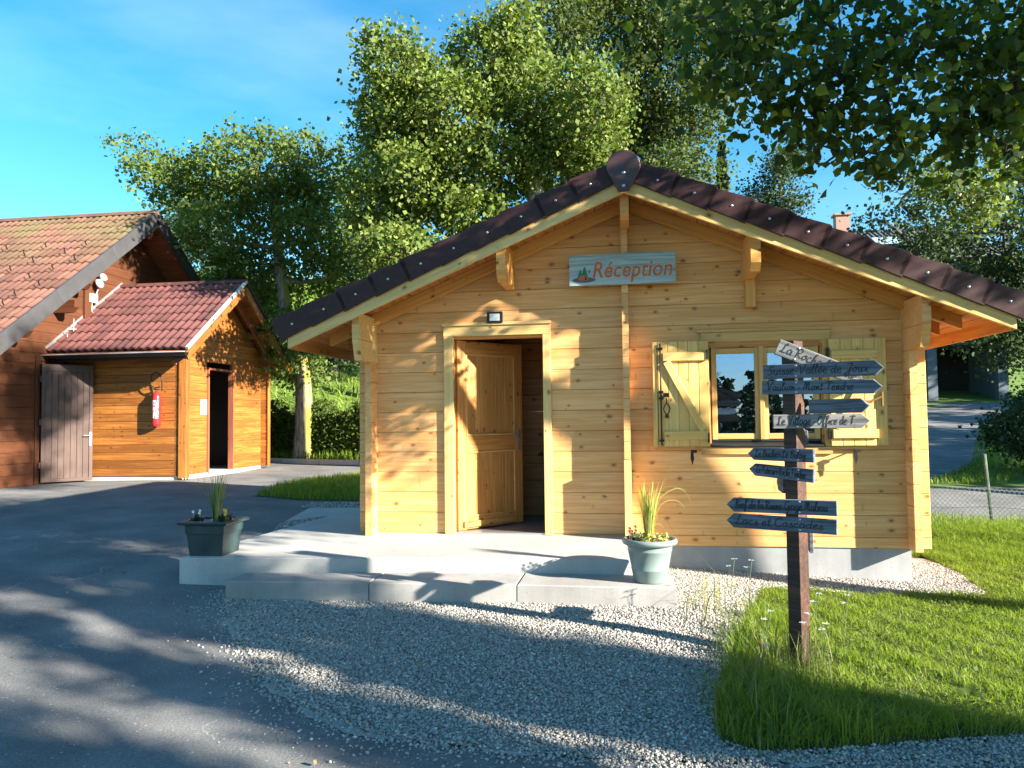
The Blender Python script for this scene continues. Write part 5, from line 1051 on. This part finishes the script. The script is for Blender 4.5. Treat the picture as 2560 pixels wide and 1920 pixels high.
def shade_tree(u, v, half, z0, z1, n, label, seed, depth=1.6, size=.15, fill=1.0):  # crowns out of view, spaced so gaps leave sun streaks on the ground
    """unseen tree, its crown column shaped to shade the yard; crown half-width 'half' across the sun's path"""
    rr = random.Random(seed); bl = []; z = z0
    while z < z1:
        for _ in range(3 if half < .8 else 5):
            uu = u+rr.uniform(-depth, depth); vv = v+rr.uniform(-1, 1)*half*.35; x, y = uv(uu, vv); r = half*rr.uniform(.5, .75)*fill; bl.append((x, y, z+rr.uniform(-.3, .3), r, r, .62))
        z += .8
    x, y = uv(u, v); b = g(x, y)
    tree('shade_tree', (x, y, b), [(x, y, b-.2), (x, y, b+(z0+z1)*.45), (x+.1, y, z1-.5)], .16, bl, n, size, M_leaf_mid, M_bark, label, group='unseen trees shaped to shade the yard', nbr=50, k=18, sig=.10, seed=seed, shell=.1)
shade_tree(15.0, -2.78, .50, 3.2, 12.5, 15000, 'unseen narrow tree shaped for yard shade, nearest the lawn', 31)
shade_tree(13.5, -3.36, .14, 3.2, 11.5, 7000, 'unseen very slim crown shaped for a streak of yard shade', 34)
shade_tree(14.5, -4.06, .14, 3.4, 11.0, 7000, 'unseen slim crown shaped for yard shade, behind the first', 32)
shade_tree(16.0, -5.55, 1.05, 3.2, 12.5, 26000, 'unseen broad tree shaped for yard shade', 33, 2.2)
shade_tree(17.5, -8.1, 1.25, 3.2, 12.5, 24000, 'unseen broad tree shaped for yard shade, furthest right', 35, 2.2)

def far_shade_tree(base, h, r, n, label, seed):  # out of view, added to shade the driveway, grass bank and grey house
    bl = [(base[0]+math.cos(k*1.9)*r*.45, base[1]+math.sin(k*1.9)*r*.45, base[2]+1.6+h*(k/7), r*.6, r*.6, h*.16) for k in range(7)]
    tree('added_shade_tree', base, [base, (base[0], base[1], base[2]+h*.5), (base[0]+.2, base[1], base[2]+h*.9)], .25, bl, n, .42, M_leaf_dark, M_bark, label, group='unseen trees added for shade', nbr=30, k=20, sig=.5, seed=seed, shell=.2)
far_shade_tree((25, 13.5, .3), 9, 4.2, 6000, 'large unseen tree added to shade the road and driveway', 41)
far_shade_tree((29, 22, .8), 10, 4.8, 6500, 'large unseen tree added to shade the driveway', 42)
far_shade_tree((33, 31.5, 1.6), 11, 5.0, 6500, 'large unseen tree added to shade the grey house', 43)

far_shade_tree((22, 4.5, .0), 9, 3.8, 6000, 'unseen tree added to shade the grass bank', 44)
far_shade_tree((27, 8.0, .2), 9, 4.0, 6000, 'unseen tree added to shade the bank and road', 45)

# spruce
def spruce(base, h, r, n, label, seed, group=None):
    rng = np.random.default_rng(seed); T = empty('spruce', base, label, 'tree', group); m = MB(); m.tube([base, (base[0], base[1], base[2]+h)], [.16, .01], 7); m.build('trunk', M_bark_dark, T)
    P = []
    for i in range(n):
        t = rng.random()**.8; z = base[2]+h*(.08+.9*t); R_ = r*(1-t)*(.25+.75*((t*26) % 1))*rng.random()**.4; a = rng.random()*6.283; P.append((base[0]+R_*math.cos(a), base[1]+R_*math.sin(a), z-R_*.25))
    leafy('crown', np.array(P), .16, M_needle, par=T, droop=.5, rng=rng)
spruce((3.65, 23.2, .7), 11.5, 2.0, 9000, 'dark spruce behind the right slope of the chalet roof', 21)
spruce((-11.2, 20.5, 3.0), 5.2, 1.6, 4500, 'grey green spruce behind the hedge left of the pollarded trunk', 22)
# hedge
HG = empty('hedge', (-7, 9.6, .4), 'clipped leafy hedge along the yard behind the kerb', 'hedge')
n = 52000; t = RNG.random(n); hx = -15+14.2*t; hy = 11.75-.30*(hx+15)+.35
u = RNG.random(n); face = RNG.random(n); yy = np.where(face < .6, -.42+.12*RNG.random(n), -.42+.9*RNG.random(n)); zz = np.where(face < .6, RNG.random(n)*1.05, 1.0+.16*RNG.random(n)+.14*np.sin(hx*5)+.1*np.sin(hx*13))
P = np.stack([hx, hy+yy, G(hx, hy)+zz], 1); leafy('foliage', P, .075, M_hedge, par=HG, up=1.2)
m = MB()
for i in range(160):
    x = -14.8+i*.088; y = 11.75-.30*(x+15)+.35+random.uniform(-.25, .3); z = g(x, y); m.tube([(x, y, z-.1), (x+random.uniform(-.15, .15), y, z+.6), (x+random.uniform(-.3, .3), y-.1, z+1.05)], [.02, .014, .006], 4, False)
m.build('stems', M_bark_dark, HG, fix=False)
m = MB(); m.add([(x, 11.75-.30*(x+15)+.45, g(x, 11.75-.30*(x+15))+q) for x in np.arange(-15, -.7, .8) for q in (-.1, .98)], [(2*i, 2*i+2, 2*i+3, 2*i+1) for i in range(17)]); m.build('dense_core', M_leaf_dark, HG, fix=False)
# dark bush beyond the road
P, _ = blobs_pts(BLOB_X+[(8.9, 10.6, .6, .8, .6, .6)], 12000, sig=.14, k=16, shell=.1); BU = empty('bush', (8.8, 10.8, .0), 'dark bushy shrub beside the driveway at the right edge', 'bush'); leafy('foliage', P, .085, M_leaf_dark, par=BU)
m = MB(); [m.tube([(8.8, 10.8, 0), (8.8+random.uniform(-.7, .7), 10.8+random.uniform(-.3, .3), random.uniform(.8, 1.5))], [.03, .01], 5, False) for _ in range(14)]; m.build('stems', M_bark_dark, BU, fix=False)

# ------------------------------------------------------------------ wire fence
FN = empty('wire_fence', (4.6, 3.35, -.15), 'low chain link fence with a leaning green post', 'fence')
def fy(x): return 3.05+.115*(x-2.6)
gp = g(4.6, 3.37); beam('fence_post', (4.60, 3.37, gp-.1), (4.50, 3.31, gp+.96), .038, .038, plain('green_post', (.12, .15, .13), .5, .4, .5, 9), FN, up=(1, 0, 0), ch=.01)
beam('fence_post', (7.6, fy(7.6), g(7.6, fy(7.6))-.1), (7.6, fy(7.6), g(7.6, fy(7.6))+.8), .038, .038, bpy.data.materials['green_post'], FN, up=(1, 0, 0), ch=.01)
m = MB(); st_ = .062; hF = .52
for s_ in (-1, 1):
    x = 2.75
    while x < 8.2:
        xa, xb = (x, x+hF) if s_ > 0 else (x+hF, x); za, zb_ = g(xa, fy(xa))+.0, g(xb, fy(xb))+hF
        N2 = 4; pts = [(xa+(xb-xa)*i/N2, fy(xa+(xb-xa)*i/N2)+.003*s_, za+(zb_-za)*i/N2) for i in range(N2+1)]
        vs = []
        for p in pts: vs += [(p[0], p[1], p[2]-.0038), (p[0], p[1], p[2]+.0038)]
        m.add(vs, [(2*i, 2*i+2, 2*i+3, 2*i+1) for i in range(N2)]); x += st_
for zz in (.52, .27): m.tube([(x, fy(x), g(x, fy(x))+zz) for x in (2.75, 4.5, 6.2, 8.2)], .003, 4)
tag(m.build('wire_mesh', plain('wire', (.05, .06, .06), .5, .2), FN, fix=False), kind='stuff')

# ------------------------------------------------------------------ grey house at right
HO = empty('grey_house', (15, 40, 2), 'grey house with dark ribbed hip roof and open garage bays', 'house')
M_wallb = plain('pale_blue_plaster', (.10, .125, .15), .8, 0, .08, 1.5); M_roofd = plain('dark_roof', (.06, .06, .065), .6, 0, .2, 4)
zg_ = 1.9; ze = 9.75; hx0, hx1, hy0, hy1 = 4.5, 20.0, 37.6, 47.0
m = MB(); m.box((hx0, hy0, 5.0), (hx1, hy0+.3, ze)); m.box((hx0, hy0+.3, zg_), (hx0+.3, hy1, ze)); m.box((hx1-.3, hy0+.3, zg_), (hx1, hy1, ze)); m.box((hx0+.3, hy1-.3, zg_), (hx1-.3, hy1, ze)); m.build('walls', M_wallb, HO)
for x in (4.5, 10.2, 16.0, 19.55): m = MB(); m.box((x, hy0-.05, zg_-.3), (x+.5, hy0+.4, 5.0)); m.build('pillar', M_wallb, HO)
m = MB(); m.box((hx0+.3, hy0+4, zg_), (hx1-.3, hy0+4.1, 5.0)); m.box((hx0+.3, hy0+.3, 4.9), (hx1-.3, hy0+4, 4.98)); m.build('garage_interior', M_dark, HO)
ov = .8; m = MB(); A_ = (hx0-ov, hy0-ov, ze); B_2 = (hx1+ov, hy0-ov, ze); C_ = (hx1+ov, hy1+ov, ze); D_ = (hx0-ov, hy1+ov, ze); R1 = (hx0+2, 42.3, 12.55); R2 = (18.0, 42.3, 12.55)
dn = lambda p: (p[0], p[1], p[2]-.18); m.add([A_, B_2, C_, D_, R1, R2]+[dn(p) for p in (A_, B_2, C_, D_)], [(0, 1, 5, 4), (1, 2, 5), (2, 3, 4, 5), (3, 0, 4), (0, 6, 7, 1), (1, 7, 8, 2), (2, 8, 9, 3), (3, 9, 6, 0), (6, 9, 8, 7)]); m.build('roof', M_roofd, HO)
rib = MB(); rib.tube([(0, 0, 0), (0, 1, 0)], 1, 4)
for i in range(62):
    x = hx0-ov+.15+i*.265; t1 = min(1, (x-A_[0])/(R1[0]-A_[0])) if x < R1[0] else (min(1, (B_2[0]-x)/(B_2[0]-R2[0])) if x > R2[0] else 1)
    if t1 < .05: continue
    y1, z1 = A_[1]+(42.3-A_[1])*t1, ze+(12.55-ze)*t1; beam('roof_rib', (x, A_[1], ze+.03), (x, y1, z1+.03), .07, .11, plain('rib_grey', (.11, .11, .115), .6) if i == 0 else bpy.data.materials['rib_grey'], HO, ch=.02)
beam('gutter', (A_[0], A_[1]-.06, ze-.05), (B_2[0], A_[1]-.06, ze-.05), .14, .12, bpy.data.materials['rib_grey'], HO)
m = MB(); m.box((12.6, 41.9, 12.0), (13.4, 42.6, 13.5)); m.box((12.5, 41.8, 13.5), (13.5, 42.7, 13.62)); m.build('chimney', plain('pink_plaster', (.30, .18, .14), .8), HO)
ysk = A_[1]+(42.3-A_[1])*.45; zsk = ze+(12.55-ze)*.45; m = MB(); m.add([(14.0, ysk-.5, zsk-.2), (15.4, ysk-.5, zsk-.2), (15.4, ysk+.6, zsk+.44), (14.0, ysk+.6, zsk+.44)], [(0, 1, 2, 3)]); m.add([(14.0, ysk-.5, zsk-.34), (15.4, ysk-.5, zsk-.34)], []); m.build('skylight', plain('skylight_glass', (.3, .42, .5), .1), HO, M=sp((0, 0, .14)), fix=False)

# ------------------------------------------------------------------ conifer ridge and trees behind the camera (seen in the window)
rng = np.random.default_rng(5); P = []
for i in range(170):
    x = rng.uniform(-60, 110); y = -95-rng.uniform(0, 25); h = rng.uniform(5, 9); z0 = g(x, y)-.5; r = h*.24
    for j in range(150):
        t = rng.random(); R_ = r*(1-t)*rng.random()**.3; a = rng.random()*6.283; P.append((x+R_*math.cos(a), y+R_*math.sin(a), z0+h*t))
leafy('conifer_wood', np.array(P), .9, M_needle, 'far conifer wood behind the viewer, mirrored in the window', None, 'stuff', droop=.6)

leafy('lawn_clover', np.column_stack([CLOVER, G(CLOVER[:, 0], CLOVER[:, 1])+.03+.045*RNG.random(len(CLOVER))]), .017, M_leaf_mid, 'low clover leaves mixed through the lawn', None, 'stuff', up=2)
BL_ = np.array([(.72, -3.2), (1.05, -3.35), (1.75, -3.1), (1.9, -2.7), (.62, -2.9)]); BL_ = BL_[RNG.integers(0, 5, 34)]+RNG.normal(0, .04, (34, 2)); leafy('broadleaf_weeds', np.column_stack([BL_, G(BL_[:, 0], BL_[:, 1])+0.03+.05*RNG.random(34)]), .04, M_leaf_mid, 'broad leafed weeds in the front of the lawn', None, 'stuff', up=1, droop=-.8, six=True)
# ------------------------------------------------------------------ wild flowers and weeds by the signpost
M_stem = plain('weed_stem', (.12, .15, .06), .7); M_umb = plain('pale_umbel', (.62, .64, .66), .7)
def yarrow(x, y, h, label, lx=.03, head=.022, mat=None):
    z = g(x, y); E_ = empty('wild_flower', (x, y, z), label, 'wild flower', 'wild flowers around the signpost')
    m = MB(); tp = (x+lx, y-.01, z+h); m.tube(catmull([(x, y, z), (x+lx*.2, y, z+h*.5), tp], 4), .0018, 4)
    for k in range(4): a = k*1.7; zz = z+h*(.25+.16*k); m.tube([(x+lx*.3, y, zz), (x+lx*.3+.035*math.cos(a), y+.02*math.sin(a), zz+.04)], .0011, 3)
    heads = [tp]+([(tp[0]-.035, tp[1], tp[2]-.05)] if h > .3 else [])
    for q in heads[1:]: m.tube([(x+lx*.5, y, z+h*.6), q], .0011, 3)
    m.build('stem', M_stem, E_, fix=False)
    for q in heads:
        m = MB()
        for k in range(16):
            r = head*math.sqrt(random.random()); a = random.random()*6.28; s = .006; c_ = Vector((q[0]+r*math.cos(a), q[1]+r*math.sin(a), q[2]+random.uniform(0, .005)))
            m.add([c_+Vector((s, 0, 0)), c_+Vector((0, s, .002)), c_+Vector((-s, 0, 0)), c_+Vector((0, -s, .003))], [(0, 1, 2, 3)])
        m.build('flower_head', mat or M_umb, E_, fix=False)
for x, y, h, lab in [(.66,-1.9,.47,'tall thin white flower on the gravel left of the post'),(.80,-1.75,.44,'white flower head just left of the dark post'),(.78,-2.6,.33,'pale blue flower head low in the grass left of the post'),(.97,-2.75,.37,'white flower head in front of the post foot'),(1.03,-2.8,.30,'low white flower right in front of the post foot'),(1.13,-2.3,.38,'white flower just right of the post'),(1.27,-2.45,.42,'broad pale flower head right of the post'),(1.10,-2.6,.28,'small white flower against the lit face of the post'),(.60,-2.2,.25,'small pale flower at the grass edge'),(.70,-2.9,.22,'low white flower at the shaded lawn edge')]:
    yarrow(x, y, h, lab)
yarrow(.70, -2.85, .20, 'orange flower in the tall grass left of the post', .01, .018, plain('orange_petal', (.8, .28, .02), .5)); yarrow(.83, -1.6, .24, 'yellow flower on the gravel left of the post', .01, .016, M_yel)
P = np.concatenate([RNG.normal((.62, -2.2), (.13, .5), (80, 2)), RNG.normal((.9, -2.7), (.15, .15), (150, 2)), RNG.normal((.6, -3.3), (.12, .25), (160, 2))])
blade_obj('weed_stalks', P, .26, .006, leafmat('weed', [(.10, .13, .04), (.2, .2, .09), (.07, .11, .03)]), 'thin weeds growing up around the signpost foot', .5)
P = RNG.normal((.6, -1.3), (.18, .5), (90, 2)); blade_obj('dry_weeds', P, .10, .005, bpy.data.materials['straw_blade'], 'sparse dry weeds on the gravel edge', .9)
P = np.column_stack([RNG.uniform(-9.5, -6, 500), RNG.uniform(8.6, 9.9, 500)]); P[:, 1] = 8.5+(-5.8-P[:, 0])*.30+RNG.uniform(.1, .35, 500); blade_obj('kerb_weeds', P, .28, .02, M_grass, 'weeds growing between kerb and hedge', .6)

# fallen leaves
fl = np.concatenate([np.column_stack([RNG.uniform(-6, 2, 260), RNG.uniform(-5.5, .5, 260)])]); zz_ = G(fl[:, 0], fl[:, 1])+.024; on = (fl[:, 0] > -3.5) & (fl[:, 0] < .1) & (fl[:, 1] > -1.1); fl = fl[~on]; zz_ = zz_[~on]
leafy('fallen_leaves', np.column_stack([fl, zz_]), .022, leafmat('dry_leaf', [(.20, .12, .05), (.30, .22, .08), (.12, .08, .04)], .1), 'a few small dry leaves scattered on the yard and gravel', None, 'stuff', up=0, droop=0)
